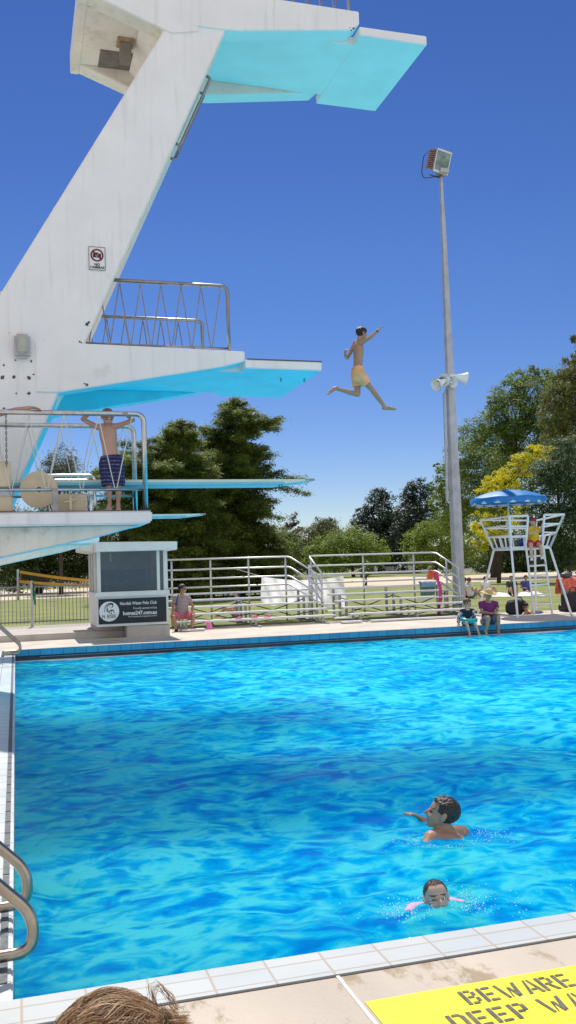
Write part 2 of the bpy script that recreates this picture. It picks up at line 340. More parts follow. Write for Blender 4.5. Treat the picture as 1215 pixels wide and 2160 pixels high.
# far wall: blue tile nosing, then the recessed dark gutter with a pale lip at the water
struct(boxo('pool_edge_tiles', (PX0, PY1-.03, -.135), (PX1, PY1-.001, -.003), M['bluetile'], bevel=.004))
struct(boxo('pool_gutter', (PX0, PY1+.08, -.32), (PX1, PY1+.3, -.122), M['gutter'], bevel=0))
bm = bmesh.new()
box(bm, (PX0+.5, PY1+.045, -.185), (PX1, PY1+.078, -.165)); struct(done(bm, 'gutter_rail', mat('gutter_rail_grey', (.25,.27,.28), .6)))
struct(boxo('gutter_lip', (PX0, PY1-.01, -.30), (PX1, PY1+.075, -.243), M['wpaint'], bevel=.004))
# faded yellow markings on the far deck
bm = bmesh.new()
for k, (a, b) in enumerate(((178,268),(205,255),(222,268))):
    p = pz_(a, 1355-3*k, 0); q = pz_(b, 1352-3*k, 0); y = p.y
    for j in range(7):
        x0 = p.x+(q.x-p.x)*j/7
        if random.random() < .85: box(bm, (x0, y, .003), (x0+(q.x-p.x)/7*.8, y+.10, .005))
struct(done(bm, 'faded_deck_marking', M['fadedyellow']))
# raised concrete step on the left
struct(boxo('concrete_step', (-30, 22.85, -.01), (2.518, 26.6, .15), M['step'], bevel=.012))
# joints in the near deck
struct(boxo('deck_joint', (1.172, -3, -.001), (1.186, 3.5, .003), M['joint'], bevel=0))
struct(boxo('deck_joint', (PX0-.3, 3.494, -.001), (PX1, 3.5025, .0025), M['jointdark'], bevel=0))
# ---- yellow warning panel with stencilled words
struct(boxo('warning_panel_paint', (1.20, 2.86, .0005), (3.3, 3.26, .004), M['yellow'], bevel=0))
def glyph(ch):
    b = .17; g = .06; o = []
    def r(x0,y0,x1,y1): o.append([(x0,y0),(x1,y0),(x1,y1),(x0,y1)])
    if ch == 'B': r(0,0,b,1); r(b+g,.86,.5,1); r(b+g,.44,.5,.57); r(b+g,0,.5,.14); r(.48,.60,.64,.84); r(.5,.16,.66,.42)
    elif ch == 'E': r(0,0,b,1); r(b+g,.86,.6,1); r(b+g,.43,.55,.57); r(b+g,0,.6,.14)
    elif ch == 'W':
        o.append([(0,1),(.15,1),(.30,0),(.17,0)]); o.append([(.36,0),(.48,.72),(.56,.72),(.40,.0)]); o.append([(.52,.62),(.60,.72),(.74,0),(.6,0)]); o.append([(.79,0),(.66,.3),(.82,1),(.97,1)])
    elif ch == 'A': o.append([(0,0),(.16,0),(.36,1),(.27,1)]); o.append([(.42,1),(.5,1),(.74,0),(.56,0)]); r(.26,.22,.5,.34)
    elif ch == 'R': r(0,0,b,1); r(b+g,.86,.5,1); r(b+g,.42,.5,.55); r(.48,.52,.64,.86); o.append([(.30,.40),(.46,.40),(.68,0),(.5,0)])
    elif ch == 'D': r(0,0,b,1); r(b+g,.86,.48,1); r(b+g,0,.48,.14); o.append([(.46,.86),(.48,1),(.66,.8),(.66,.2),(.48,0),(.46,.14),(.5,.26),(.5,.74)])
    elif ch == 'P': r(0,0,b,1); r(b+g,.86,.5,1); r(b+g,.40,.5,.54); r(.48,.48,.64,.9)
    elif ch == 'T': r(0,.86,.64,1); r(.235,0,.405,.80)
    return o, (.97 if ch == 'W' else .66)
def stencil(bm, s, x, y, h, w):
    tot = sum((.3 if c == ' ' else glyph(c)[1]+.14) for c in s)-.14; k = w/tot
    for c in s:
        if c == ' ': x += .3*k; continue
        polys, adv = glyph(c)
        for p in polys:
            f = bm.faces.new([bm.verts.new((x+a*k, y+b*h, .0065)) for a, b in p]); f.normal_update()
            if f.normal.z < 0: f.normal_flip()
        x += (adv+.14)*k
a = pz_(966, 2096, 0); b = pz_(1198, 2064, 0); cc = pz_(1000, 2123, 0)
bm = bmesh.new(); stencil(bm, 'BEWARE', a.x-.005, 3.105, .105, b.x-a.x+.005)
a2 = pz_(942, 2152, 0); b2 = pz_(1115, 2112, 0)
stencil(bm, 'DEEP', a2.x, 2.955, .105, b2.x-a2.x-.035); a3 = pz_(1114, 2112, 0)
stencil(bm, 'WATER', a3.x+.02, 2.955, .105, .40)
struct(done(bm, 'warning_words', M['stencil'], recalc=False))
# ---- water
def water():
    nx, ny = 470, 330
    xs = np.linspace(PX0, PX1, nx)
    xs = PX0 + (PX1-PX0)*np.linspace(0,1,nx)**1.35
    ys = PY0 + (PY1+.05-PY0)*np.linspace(0,1,ny)**1.2
    gx, gy = np.meshgrid(xs, ys); h = np.zeros_like(gx)
    wx = gx + .35*np.sin(gy*1.1+.5)+.2*np.sin(gx*.9+gy*1.7); wy = gy + .35*np.sin(gx*1.3+1.)+.2*np.sin(gx*2.1-gy*.6)
    for i in range(46):
        wl = .34*(8.5**rng.random()); a = rng.normal(0, 1.0)+ .4; k = 2*math.pi/wl
        h += .0062*wl*np.sin(k*(wx*math.sin(a)+wy*math.cos(a))+rng.random()*6.28)*rng.uniform(.4,1)
    h = h*.55
    # rings round the two swimmers
    for (sx, sy, am) in ((2.7,5.75,.012),(2.1,4.58,.012)):
        d = np.hypot(gx-sx, gy-sy); h += am*np.sin(d*22)*np.exp(-((d-.3)/.45)**2)
    edge = np.minimum(1, np.minimum(gx-PX0, gy-PY0)*5); h = h*edge
    co = np.stack([gx, gy, WZ+h], -1).reshape(-1,3)
    idx = np.arange(nx*ny).reshape(ny,nx); q = np.stack([idx[:-1,:-1],idx[:-1,1:],idx[1:,1:],idx[1:,:-1]], -1).reshape(-1,4)
    me = bpy.data.meshes.new('pool_water'); me.vertices.add(len(co)); me.vertices.foreach_set('co', co.ravel())
    me.loops.add(q.size); me.loops.foreach_set('vertex_index', q.ravel()); me.polygons.add(len(q))
    me.polygons.foreach_set('loop_start', np.arange(0,q.size,4)); me.polygons.foreach_set('use_smooth', np.ones(len(q),bool)); me.update(); me.validate()
    m, n, l, b = _nt('pool_water')
    tc = n.new('ShaderNodeTexCoord')
    def nz(scale, det, dist=0, st=(1,1,1)):
        mp = n.new('ShaderNodeMapping'); mp.inputs['Scale'].default_value = st; l.new(tc.outputs['Object'], mp.inputs[0])
        t = n.new('ShaderNodeTexNoise'); t.inputs['Scale'].default_value = scale; t.inputs['Detail'].default_value = det; t.inputs['Distortion'].default_value = dist
        l.new(mp.outputs[0], t.inputs['Vector']); return t.outputs['Fac']
    def math_(op, a, b_=None, c=None):
        t = n.new('ShaderNodeMath'); t.operation = op
        for i, v in enumerate((a, b_, c)):
            if v is None: continue
            if hasattr(v, 'node'): l.new(v, t.inputs[i])
            else: t.inputs[i].default_value = v
        return t.outputs[0]
    bp = n.new('ShaderNodeBump'); bp.inputs['Strength'].default_value = .75; bp.inputs['Distance'].default_value = .045
    n1 = nz(2.3, 6, .35); hgt = math_('ADD', math_('MULTIPLY', n1, 1.3), math_('MULTIPLY', nz(11, 3, .3), .3)); l.new(hgt, bp.inputs['Height'])
    bg_ = n.new('ShaderNodeBump'); bg_.inputs['Strength'].default_value = .35; bg_.inputs['Distance'].default_value = .04; l.new(hgt, bg_.inputs['Height'])
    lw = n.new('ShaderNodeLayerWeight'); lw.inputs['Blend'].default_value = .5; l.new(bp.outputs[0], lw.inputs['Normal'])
    # fac paints ripple light and dark into the colour: eye tilt + slow patches + ridges
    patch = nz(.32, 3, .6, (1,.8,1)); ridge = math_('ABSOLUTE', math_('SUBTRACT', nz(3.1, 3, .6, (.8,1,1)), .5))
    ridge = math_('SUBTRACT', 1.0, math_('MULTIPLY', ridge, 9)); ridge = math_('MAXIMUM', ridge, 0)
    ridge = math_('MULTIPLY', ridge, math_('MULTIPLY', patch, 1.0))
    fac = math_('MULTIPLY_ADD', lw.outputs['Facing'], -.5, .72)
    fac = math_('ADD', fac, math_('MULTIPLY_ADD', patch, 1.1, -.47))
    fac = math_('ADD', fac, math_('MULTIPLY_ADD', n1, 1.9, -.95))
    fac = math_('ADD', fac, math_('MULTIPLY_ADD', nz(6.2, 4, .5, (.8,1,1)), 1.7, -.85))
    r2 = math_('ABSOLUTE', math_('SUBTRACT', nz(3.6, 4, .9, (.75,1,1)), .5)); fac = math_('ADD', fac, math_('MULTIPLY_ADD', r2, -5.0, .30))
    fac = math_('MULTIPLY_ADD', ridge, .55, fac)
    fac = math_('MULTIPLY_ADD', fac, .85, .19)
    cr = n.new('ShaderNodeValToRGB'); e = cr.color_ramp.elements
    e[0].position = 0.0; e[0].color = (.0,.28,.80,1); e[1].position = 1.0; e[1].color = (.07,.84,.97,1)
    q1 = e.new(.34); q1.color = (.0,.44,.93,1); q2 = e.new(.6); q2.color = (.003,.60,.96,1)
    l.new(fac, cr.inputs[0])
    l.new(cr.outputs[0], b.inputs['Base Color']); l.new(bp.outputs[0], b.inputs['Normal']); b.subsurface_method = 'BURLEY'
    b.inputs['Subsurface Weight'].default_value = 1.0; b.inputs['Subsurface Radius'].default_value = (.6,1.1,1.3); b.inputs['Subsurface Scale'].default_value = 8.0
    b.inputs['Specular IOR Level'].default_value = 0; b.inputs['Roughness'].default_value = 1
    t = n.new('ShaderNodeBsdfTransparent'); t.inputs['Color'].default_value = (.08,.66,.97,1)
    m1 = n.new('ShaderNodeMixShader'); m1.inputs[0].default_value = .25; l.new(b.outputs[0], m1.inputs[1]); l.new(t.outputs[0], m1.inputs[2])
    g = n.new('ShaderNodeBsdfGlossy'); g.inputs['Roughness'].default_value = .08; l.new(bg_.outputs[0], g.inputs['Normal'])
    fr = n.new('ShaderNodeFresnel'); fr.inputs['IOR'].default_value = 1.30; l.new(bp.outputs[0], fr.inputs['Normal'])
    fm = math_('MULTIPLY', fr.outputs[0], .30)
    m2 = n.new('ShaderNodeMixShader'); l.new(fm, m2.inputs[0]); l.new(m1.outputs[0], m2.inputs[1]); l.new(g.outputs[0], m2.inputs[2])
    l.new(m2.outputs[0], n['Material Output'].inputs[0])
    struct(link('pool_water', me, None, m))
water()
# ------------------------------------------------------------------ diving tower (10 m and 5 m platforms on one leaning pylon)
TY0, TY1 = 13.0, 15.2
tw = thing('diving_tower', 'tall white concrete diving tower with leaning pylon and high platforms over the pool', 'diving tower', (-2.2, 14.1, 0))
def under(c, nrm):   # cyan below and inside, white outside
    return 1 if (nrm.z < -.25) else 0
# pylon: outline in the X-Z plane
pyl = [(-3.3,-.02),(-1.2,-.02),(.09,2.88),(.61,4.08),(.98,4.79),(3.11,9.58),(3.11,9.84),(1.9,9.84),(2.10,9.62),(2.18,9.45),(-.15,5.42)]
prismo('pylon', pyl, TY0, TY1, [M['white'], M['cyan5'], M['cream']], tw, lambda c, q: (1 if c.z < 4.3 else 2) if (q.x > .5 and q.z < -.1) else 0, bevel=.02)
# -- 10 m platform
def inner(c, q): return 1 if q.z < -.25 else 0
prismo('rear_slab', [(1.1,9.85),(2.55,9.842),(2.55,9.962),(1.1,9.97)], TY0+.3, TY1-.3, [M['soffit']], tw)
p10 = prismo('platform_slab', [(2.552,9.84),(6.38,9.81),(6.38,9.95),(2.552,9.962)], TY0+.3, TY1-.3, [M['white'], M['cyan'], M['soffit']], tw, lambda c, q: (1 if c.x > 2.2 else 2) if q.z < -.5 else 0)
prismo('platform_nose', [(5.26,9.812),(6.40,9.80),(6.40,9.953),(5.26,9.953)], TY0, TY1, [M['white'], M['cyan']], tw, inner)
for s, (y0, y1) in enumerate(((TY0-.02, TY0+.3), (TY1-.3, TY1+.02))):
    prismo('edge_beam', [(3.0,9.58),(3.3,9.6),(5.12,9.86),(5.25,9.98),(5.25,10.18),(2.6,10.19),(2.6,9.58)], y0, y1, [M['white'], M['cyan'], M['soffit']], tw,
           lambda c, q: 1 if q.z < -.25 else (2 if abs(q.y) > .9 and y0 > 14 and q.y < 0 else 0))
    prismo('rear_beam', [(1.1,9.86),(2.3,9.42),(2.7,9.5),(2.7,10.188),(1.1,10.19)], y0+.003, y1-.003, [M['white'], M['soffit']], tw, lambda c, q: 1 if q.z < -.25 or (y0 > 14 and q.y < -.5) else 0)
prismo('rear_end_beam', [(.98,9.84),(1.12,9.84),(1.12,10.19),(.98,10.19)], TY0-.02, TY1+.02, [M['white'], M['soffit']], tw, inner)
# stairwell opening's shade painted as a dark plate on the rear soffit, drain post through it
def soff(px, py): return pz_(px, py, 9.846)
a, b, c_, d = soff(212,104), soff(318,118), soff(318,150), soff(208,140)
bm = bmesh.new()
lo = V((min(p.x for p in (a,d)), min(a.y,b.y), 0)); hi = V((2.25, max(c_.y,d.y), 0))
box(bm, (lo.x, lo.y, 9.835), (hi.x, hi.y, 9.849)); done(bm, 'stair_opening_shade', mat('painted_opening_shade', (.17,.155,.135), .9, var=.25, scale=6), tw)
q = soff(264, 88)
boxo('drain_flange', (q.x-.13, q.y-.13, 9.80), (q.x+.13, q.y+.13, 9.85), mat('rusty_flange', (.36,.27,.16), .8, var=.4, scale=14), tw, .01)
boxo('drain_post', (q.x-.085, q.y-.085, 9.50), (q.x+.085, q.y+.085, 9.80), mat('drain_grey', (.23,.21,.18), .8, var=.2), tw, .01)
# railing on the 10 m platform
def railing(name, x0, x1, z0, h, y, parent, m, r=.022, n=9, lace=None, low=.05, first=True, laceR=.006, end=True, mid=None, off=0):
    bm = bmesh.new()
    pts = bend([(x0, y, z0+h), (x1, y, z0+h), (x1-.0, y, z0)], .11) if end else [(x0,y,z0+h),(x1,y,z0+h)]
    tube(bm, pts, r, 10)
    o = done(bm, name, m, parent, True)
    bm = bmesh.new(); tube(bm, [(x0, y, z0+low), (x1, y, z0+low)], r*.55, 8)
    k = max(2, int((x1-x0)/1.2))
    for i in range(k): xx = x0+(x1-x0)*(i+.5)/k; tube(bm, [(xx,y,z0-.01),(xx,y,z0+low)], r*.6, 6)
    done(bm, 'bottom_rail', m, o, True)
    bm = bmesh.new(); w = (x1-x0)/n
    for i in range(n):
        xt = x0+w*(i+.5)+off; xb0 = xt-w*.5; xb1 = xt+w*.5-.02; zt = z0+h-r; zb = z0+low
        for xb in (xb0, xb1):
            if xb < x1-.02 and xb > x0-.2: tube(bm, [(xt,y,zt),(xb,y,zb)], laceR, 5)
        box(bm, (xt-.014,y-.01,zt-.03),(xt+.014,y+.01,zt))
    done(bm, 'lacing', lace or m, o)
    return o
M['rail5'] = mat('dull_steel', (.30,.29,.29), .35, 1., var=.15, scale=10)
for y in (TY0+.14, TY1-.16): railing('guard_rail', 2.9, 5.14, 10.18, .95, y, tw, M['rail5'], .024, 10, laceR=.012)
# -- 5 m platform
prismo('platform_slab', [(.7,4.50),(4.43,4.50),(4.43,4.62),(.7,4.62)], TY0+.28, TY1-.28, [M['white'], M['cyan5']], tw, inner)
prismo('platform_nose', [(3.27,4.502),(4.45,4.498),(4.45,4.632),(3.27,4.632)], TY0+.0, TY1, [M['white'], M['cyan5']], tw, inner)
for (y0, y1) in ((TY0-.02, TY0+.28), (TY1-.28, TY1+.02)):
    prismo('edge_beam', [(.58,4.07),(2.9,4.50),(3.26,4.60),(3.26,4.745),(.9,4.775),(.3,4.775),(.3,4.07)], y0, y1, [M['white'], M['cyan5']], tw, lambda c, q: 1 if q.z < -.25 or (y0 > 14 and q.y < -.5) else 0)
bm = bmesh.new(); box(bm, (3.3,TY0-.006,4.632),(4.455,TY1+.006,4.645)); done(bm, 'grip_mat', M['darkgrey'], tw)
for y in (TY0+.13, TY1-.13): railing('guard_rail', 1.0, 3.06, 4.765, .98, y, tw, M['rail5'], .026, 7, laceR=.009, off=.04)
tubeo('rear_rail', [(-1.6,13.1,5.46),(-.02,13.1,5.46)], .024, M['steel'], tw)
for x, z in ((4.36,4.46),(3.98,4.46)):
    tubeo('eye_hook', [(x,13.6,4.5),(x+.012,13.6,4.455),(x,13.6,4.44),(x-.012,13.6,4.455),(x,13.6,4.5)], .005, M['darkgrey'], tw, 6)
# access ladder on the pylon's pool side
bm = bmesh.new(); L0, L1 = V((2.40,0,7.99)), V((2.90,0,9.10)); nx = V((.91,0,-.41))
for y in (13.45, 13.95):
    pts = [L0+V((0,y,0)), L0+nx*.07+V((0,y,0)), L1+nx*.07+V((0,y,0)), L1+V((0,y,0))]; tube(bm, bend(pts,.06), .022, 8)
for k in range(11):
    p = L0.lerp(L1, (k+.5)/11)+nx*.07; tube(bm, [p+V((0,13.45,0)), p+V((0,13.95,0))], .014, 6)
done(bm, 'access_ladder', M['rail5'], tw, True)
# wall lamp, sign, stains
lp = boxo('wall_lamp', (.13-.105,12.90,4.53), (.13+.105,12.999,4.86), M['galv'], tw, .03)
boxo('lamp_lens', (.13-.07,12.86,4.575), (.13+.07,12.899,4.815), M['lampglass'], lp, .025)
def sxy(px, py): q = py_(px, py, TY0); return q.x, q.z
x0, z1 = sxy(187, 521); x1, z0 = sxy(222, 571)
sg = boxo('notice_sign', (x0,12.985,z0), (x1,12.9985,z1), M['signwhite'], tw, .004)
cx_, w_ = (x0+x1)/2, x1-x0; cz_ = z1-w_*.52
bm = bmesh.new()
def ring(bm, cx, cz, r0, r1, y, n=28):
    a = [[bm.verts.new((cx+r*math.cos(2*math.pi*k/n), y, cz+r*math.sin(2*math.pi*k/n))) for k in range(n)] for r in (r0, r1)]
    for k in range(n): bm.faces.new((a[0][k],a[0][(k+1)%n],a[1][(k+1)%n],a[1][k]))
ring(bm, cx_, cz_, w_*.31, w_*.41, 12.981)
s_ = w_*.34*.7071; t_ = w_*.035
f = bm.faces.new([bm.verts.new(p) for p in ((cx_-s_-t_,12.979,cz_+s_-t_),(cx_-s_+t_,12.979,cz_+s_+t_),(cx_+s_+t_,12.979,cz_-s_+t_),(cx_+s_-t_,12.979,cz_-s_-t_))])
done(bm, 'prohibition_ring', M['signred'], sg)
bm = bmesh.new()
box(bm, (cx_-w_*.25,12.980,cz_-w_*.14),(cx_+w_*.25,12.984,cz_+w_*.11)); box(bm, (cx_-w_*.10,12.9802,cz_+w_*.112),(cx_+w_*.08,12.984,cz_+w_*.17)); box(bm, (cx_-w_*.22,12.9802,cz_+w_*.112),(cx_-w_*.14,12.984,cz_+w_*.14))
done(bm, 'camera_symbol', M['signblack'], sg)
bm = bmesh.new(); ring(bm, cx_, cz_-w_*.01, w_*.055, w_*.085, 12.9795, 16); done(bm, 'symbol_lens', M['signwhite'], sg)
text('sign_word', 'NO', w_*.22, (cx_, 12.982, z0+w_*.27), X, Z, M['signblack'], sg, 'CENTER', bold=.002)
text('sign_word', 'CAMERAS', w_*.20, (cx_, 12.982, z0+w_*.09), X, Z, M['signblack'], sg, 'CENTER', bold=.002)
bm = bmesh.new()
for a, b in (((x0,z0),(x1,z0)),((x1,z0),(x1,z1)),((x1,z1),(x0,z1)),((x0,z1),(x0,z0))):
    box(bm, (min(a[0],b[0])-.003,12.982,min(a[1],b[1])-.003),(max(a[0],b[0])+.003,12.9848,max(a[1],b[1])+.003))
done(bm, 'sign_border', M['signblack'], sg)
# bolt holes and rust marks on the pylon face
for px, py, r in ((5,796,.035),(29,795,.03),(61,797,.03),(61,830,.028),(33,862,.02),(8,862,.02),(34,830,.016),(8,770,.018),(71,790,.015),(183,684,.03),(187,680,.02),(168,721,.02),(172,723,.015),(20,702,.008),(66,762,.02),(33,760,.014),(183,812,.022),(178,810,.016),(745,62,.02),(740,66,.015),(737,60,.01)):
    bm = bmesh.new(); x, z = sxy(px, py); k = 9; rr = [r*random.uniform(.6,1.1) for _ in range(k)]
    bm.faces.new([bm.verts.new((x+rr[i]*math.cos(6.283*i/k), 12.9770 if px > 500 or py > 790 and px > 100 else 12.9965, z+rr[i]*math.sin(6.283*i/k))) for i in range(k)])
    done(bm, 'rust_mark', M['stain'], tw)
# ------------------------------------------------------------------ springboard stands
def stand(label):
    t = thing('springboard_stand', label, 'springboard', (-1.6, 12.05, 0), 'springboard stands along the left pool edge')
    y0, y1, zt = 11.5, 12.62, 2.335
    prismo('platform_deck', [(-4,2.17),(1.52,2.165),(1.64,2.19),(1.645,zt),(-4,zt)], y0, y1, [M['white'], M['cyan']], t, inner, .02)
    prismo('support_beam', [(-4,1.3),(-.3,1.78),(.95,2.02),(1.5,2.163),(-4,2.168)], y0+.14, y1-.14, [M['cream'], M['cyan']], t, inner, .01)
    prismo('pedestal', [(-4.4,-.02),(-2.6,-.02),(-2.2,1.55),(-4.4,1.5)], y0+.14, y1-.14, [M['white'], M['cyan']], t, inner, .02)
    bm = bmesh.new(); box(bm, (-4,y0+.004,zt),(1.635,y1-.004,zt+.008)); done(bm, 'grip_mat', M['darkgrey'], t)
    for y, xe, h in ((y0+.05,1.57,1.215),(y1-.05,1.57,1.215)):
        railing('guard_rail', -3.4, xe, zt, h, y, t, M['steel'], .032, 12, lace=M['rope'], low=.27, laceR=.0065, off=.06)
    boxo('rail_post', (.44,y0+.02,zt),(.51,y0+.09,zt+.29), M['rail5'], t)
    boxo('anchor_block', (-1.5,y0+.12,zt+.008),(-.02,y0+.42,zt+.21), M['wheel'], t, .015)
    bm = bmesh.new(); box(bm, (.52,y0+.18,zt+.008),(.86,y0+.24,zt+.22)); box(bm, (.5,y0+.3,zt+.2),(.9,y0+.33,zt+.24)); tube(bm, [(.66,y0+.12,zt+.02),(.66,y0+.12,zt+.2)], .02); tube(bm, [(.58,y0+.12,zt+.12),(.74,y0+.12,zt+.16)], .012); done(bm, 'fulcrum_bracket', M['wheel'], t)
    boxo('rear_post', (-.22,y0+.08,zt+.31),(-.035,y0+.2,zt+.62), M['wheel'], t, .01)
    bm = bmesh.new()                                   # chain
    for k in range(19):
        z = zt+1.2-k*.035
        for i in range(6): pass
        c = V((-.085,y0+.04,z)); u = X if k % 2 else Y
        tube(bm, [c+u*.009*math.cos(a*math.pi/3)+Z*.024*math.sin(a*math.pi/3) for a in range(7)], .0045, 5)
    done(bm, 'chain', M['darkgrey'], t)
    # scalloped fulcrum wheel
    wc = py_(82,1033,11.78); bm = bmesh.new(); n = 240; out = []
    for k in range(n):
        a = 2*math.pi*k/n; r = .222 + .007*abs(math.sin(a*19)); out.append((r*math.cos(a), r*math.sin(a)))
    for ys in (11.75,):
        A = [bm.verts.new((wc.x+x, 11.74, wc.z+z)) for x, z in out]; B = [bm.verts.new((wc.x+x, 11.80, wc.z+z)) for x, z in out]
        hr = .032; Ah = [bm.verts.new((wc.x+hr*math.cos(6.2832*k/n), 11.74, wc.z+hr*math.sin(6.2832*k/n))) for k in range(n)]; Bh = [bm.verts.new((v.co.x, 11.80, v.co.z)) for v in Ah]
        for k in range(n):
            j = (k+1)%n; bm.faces.new((A[k],A[j],Ah[j],Ah[k])); bm.faces.new((B[j],B[k],Bh[k],Bh[j])); bm.faces.new((A[j],A[k],B[k],B[j])); bm.faces.new((Ah[k],Ah[j],Bh[j],Bh[k]))
    wh = done(bm, 'fulcrum_wheel', M['wheel'], t)
    tubeo('wheel_axle', [(wc.x,11.765,wc.z-.012),(wc.x,12.5,wc.z-.012)], .022, M['darkgrey'], wh)
    # board: mint top, ribbed blue underside, tapering at the tip
    bz = 2.765; bm = bmesh.new()
    pr = [(-1.6,bz-.075),(3.45,bz-.072),(3.92,bz-.022),(3.93,bz),(-1.6,bz)]
    prism(bm, pr, 11.95, 12.45); sb = done(bm, 'springboard', M['board'], t, bevel=.006); sb.data.materials.append(M['boardblue'])
    for p in sb.data.polygons: p.material_index = 1 if p.normal.z < -.3 or (abs(p.normal.y) > .7 and p.center.z < bz-.04) else 0
    bm = bmesh.new()
    prism(bm, [(-1.6,bz-.07),(3.5,bz-.068),(3.5,bz-.035),(-1.6,bz-.035)], 11.944, 11.951); done(bm, 'side_strip', M['boardblue'], sb)
    bm = bmesh.new(); box(bm, (3.80,11.948,bz-.02),(3.935,12.452,bz+.005)); done(bm, 'tip_guard', M['rail5'], sb)
    for xx in (3.44,3.48): tubeo('tip_bolt', [(xx,12.0,bz-.07),(xx,12.0,bz-.11)], .008, M['darkgrey'], sb, 6)
    return t
st1 = stand('nearer white springboard stand with cream wheel and steel rails where the boy leans')
copy_tree(st1, (0, 7.55, 0), 'farther white springboard stand half hidden behind the nearer one')
# ------------------------------------------------------------------ kiosk
KY = 22.3
kx0, kx1 = 1.83, 3.53
ki = thing('kiosk', 'white control kiosk with big windows and a black club banner beside the pool', 'kiosk', (2.68, 23.5, 0))
prismo('base_block', [(2.52,-.01),(3.55,-.01),(3.55,.27),(2.52,.29)], KY+.01, KY+2.6, [M['step']], ki)
prismo('base_block', [(kx0+.03,.152),(2.516,.152),(2.516,.283),(kx0+.03,.283)], KY+.6, KY+2.4, [M['step']], ki)
KB = KY+2.5
bm = bmesh.new(); box(bm, (kx0,KY+.02,.285),(kx1,KY+.14,1.0)); box(bm, (kx0,KY+.14,.285),(kx0+.1,KB,1.0)); box(bm, (kx1-.1,KY+.14,.285),(kx1,KB,1.0)); box(bm, (kx0+.1,KB-.1,.285),(kx1-.1,KB,2.05)); box(bm,(kx0+.1,KY+.14,.285),(kx1-.1,KB-.1,.32))
done(bm, 'wall', M['kioskw'], ki)
boxo('window_sill', (kx0-.03,KY-.05,.985),(kx1+.03,KY+.13,1.10), M['kioskw'], ki, .012)
boxo('window_sill', (kx0-.03,KY+.13,1.0),(kx0+.1,KB,1.09), M['kioskw'], ki, .012)
boxo('bottom_trim', (kx0-.015,KY-.012,.285),(kx1+.015,KY+.018,.335), M['kioskw'], ki)
for x, w in ((kx0+.02,.085),(kx1-.10,.10),(kx1-.26,.07)):
    boxo('window_post', (x,KY+.02,1.1),(x+w,KY+.11,2.06), M['kioskw'], ki)
for y, w in ((KY+.55,.06),(KY+.8,.09),(KB-.12,.1),(KY+1.6,.06)):
    boxo('window_post', (kx0+.01,y,1.09),(kx0+.09,y+w,2.06), M['kioskw'], ki)
boxo('wall', (kx1-.09,KY+.2,1.0),(kx1-.01,KB,2.05), M['kioskw'], ki)
boxo('window_pane', (kx0+.1,KY+.055,1.1),(kx1-.1,KY+.062,2.05), M['glass'], ki, 0)
boxo('window_pane', (kx0+.045,KY+.12,1.09),(kx0+.052,KB-.1,2.05), M['glass'], ki, 0)
boxo('back_panel', (kx0+.1,KB-.16,1.0),(kx1-.1,KB-.11,2.05), M['kioskin'], ki, 0)
lk = boxo('locker_bank', (kx0+.28,KY+1.5,.9),(kx1-.35,KY+1.9,1.62), M['locker'], ki, .01)
bm = bmesh.new()
for i in range(4):
    for j in range(3):
        if random.random() < .8: q = (kx0+.36+i*.25, 1.52-j*.2); box(bm, (q[0],KY+1.485,q[1]),(q[0]+.02,KY+1.499,q[1]+.02))
done(bm, 'locker_tag', M['signwhite'], lk)
tubeo('hanging_lamp', [(kx0+.42,KY+.8,2.05),(kx0+.42,KY+.8,1.82)], [.018,.03], M['signwhite'], ki)
prismo('roof', [(kx0-.02,2.055),(3.74,2.055),(3.75,2.26),(kx0-.02,2.285)], KY-.2, KB+.2, [M['kioskw']], ki, None, .015)
prismo('roof', [(kx0-.30,2.11),(kx0-.022,2.055),(kx0-.022,2.283),(kx0-.30,2.235)], KY+.35, KB+.2, [M['kioskw']], ki, None, .012)
# banner
bx0, bx1, bz0, bz1 = kx0+.04, kx1-.055, .345, .935
bn = boxo('banner', (bx0,KY+.002,bz0),(bx1,KY+.018,bz1), M['signblack'], ki, .003)
bm = bmesh.new(); cx_, cz_, rr = bx0+.245, (bz0+bz1)/2, .235
bm.faces.new([bm.verts.new((cx_+rr*math.cos(6.2832*k/40), KY-.002, cz_+rr*math.sin(6.2832*k/40))) for k in range(40)]); done(bm, 'emblem_disc', M['signwhite'], bn)
bm = bmesh.new()       # the emblem: arching fin strokes above a small tailed figure
def stroke(pts, w):
    P = [V((cx_+a*rr, KY-.005, cz_+b*rr)) for a, b in bend([V((a,b,0)) for a,b in pts], .3, 4) and [(p.x,p.y) for p in bend([V((a,b,0)) for a,b in pts], .3, 4)]]
    w = np.interp(np.linspace(0,1,len(P)), np.linspace(0,1,len(w)), w)*rr; L = []; Q = []
    for i, p in enumerate(P):
        d = (P[min(i+1,len(P)-1)]-P[max(i-1,0)]).normalized(); nrm = V((-d.z,0,d.x)); L.append(bm.verts.new(p+nrm*w[i])); Q.append(bm.verts.new(p-nrm*w[i]))
    for i in range(len(P)-1): bm.faces.new((L[i],L[i+1],Q[i+1],Q[i]))
stroke([(-.45,-.05),(-.42,.55),(.1,.85),(.45,.75)], (.02,.05,.05,.03)); stroke([(-.28,.0),(-.2,.5),(.12,.72),(.3,.72)], (.02,.04,.03))
stroke([(.1,.72),(.38,.72),(.36,.4),(.05,.42)], (.05,.06,.04,.01)); stroke([(-.12,.35),(-.2,.1),(-.05,-.05),(.05,-.18)], (.03,.06,.03))
stroke([(.0,.0),(.2,.12),(.45,.1),(.5,-.2)], (.05,.08,.05,.02)); stroke([(.2,-.05),(.26,-.2),(.14,-.3)], (.03,.04,.02))
done(bm, 'emblem_figure', M['signblack'], bn, recalc=False)
ty = KY-.006
text('emblem_word', 'N  RDEK', .115, (cx_+.0, ty, cz_-.155), X, Z, M['signblack'], bn, 'CENTER', bold=.001, width=.33)
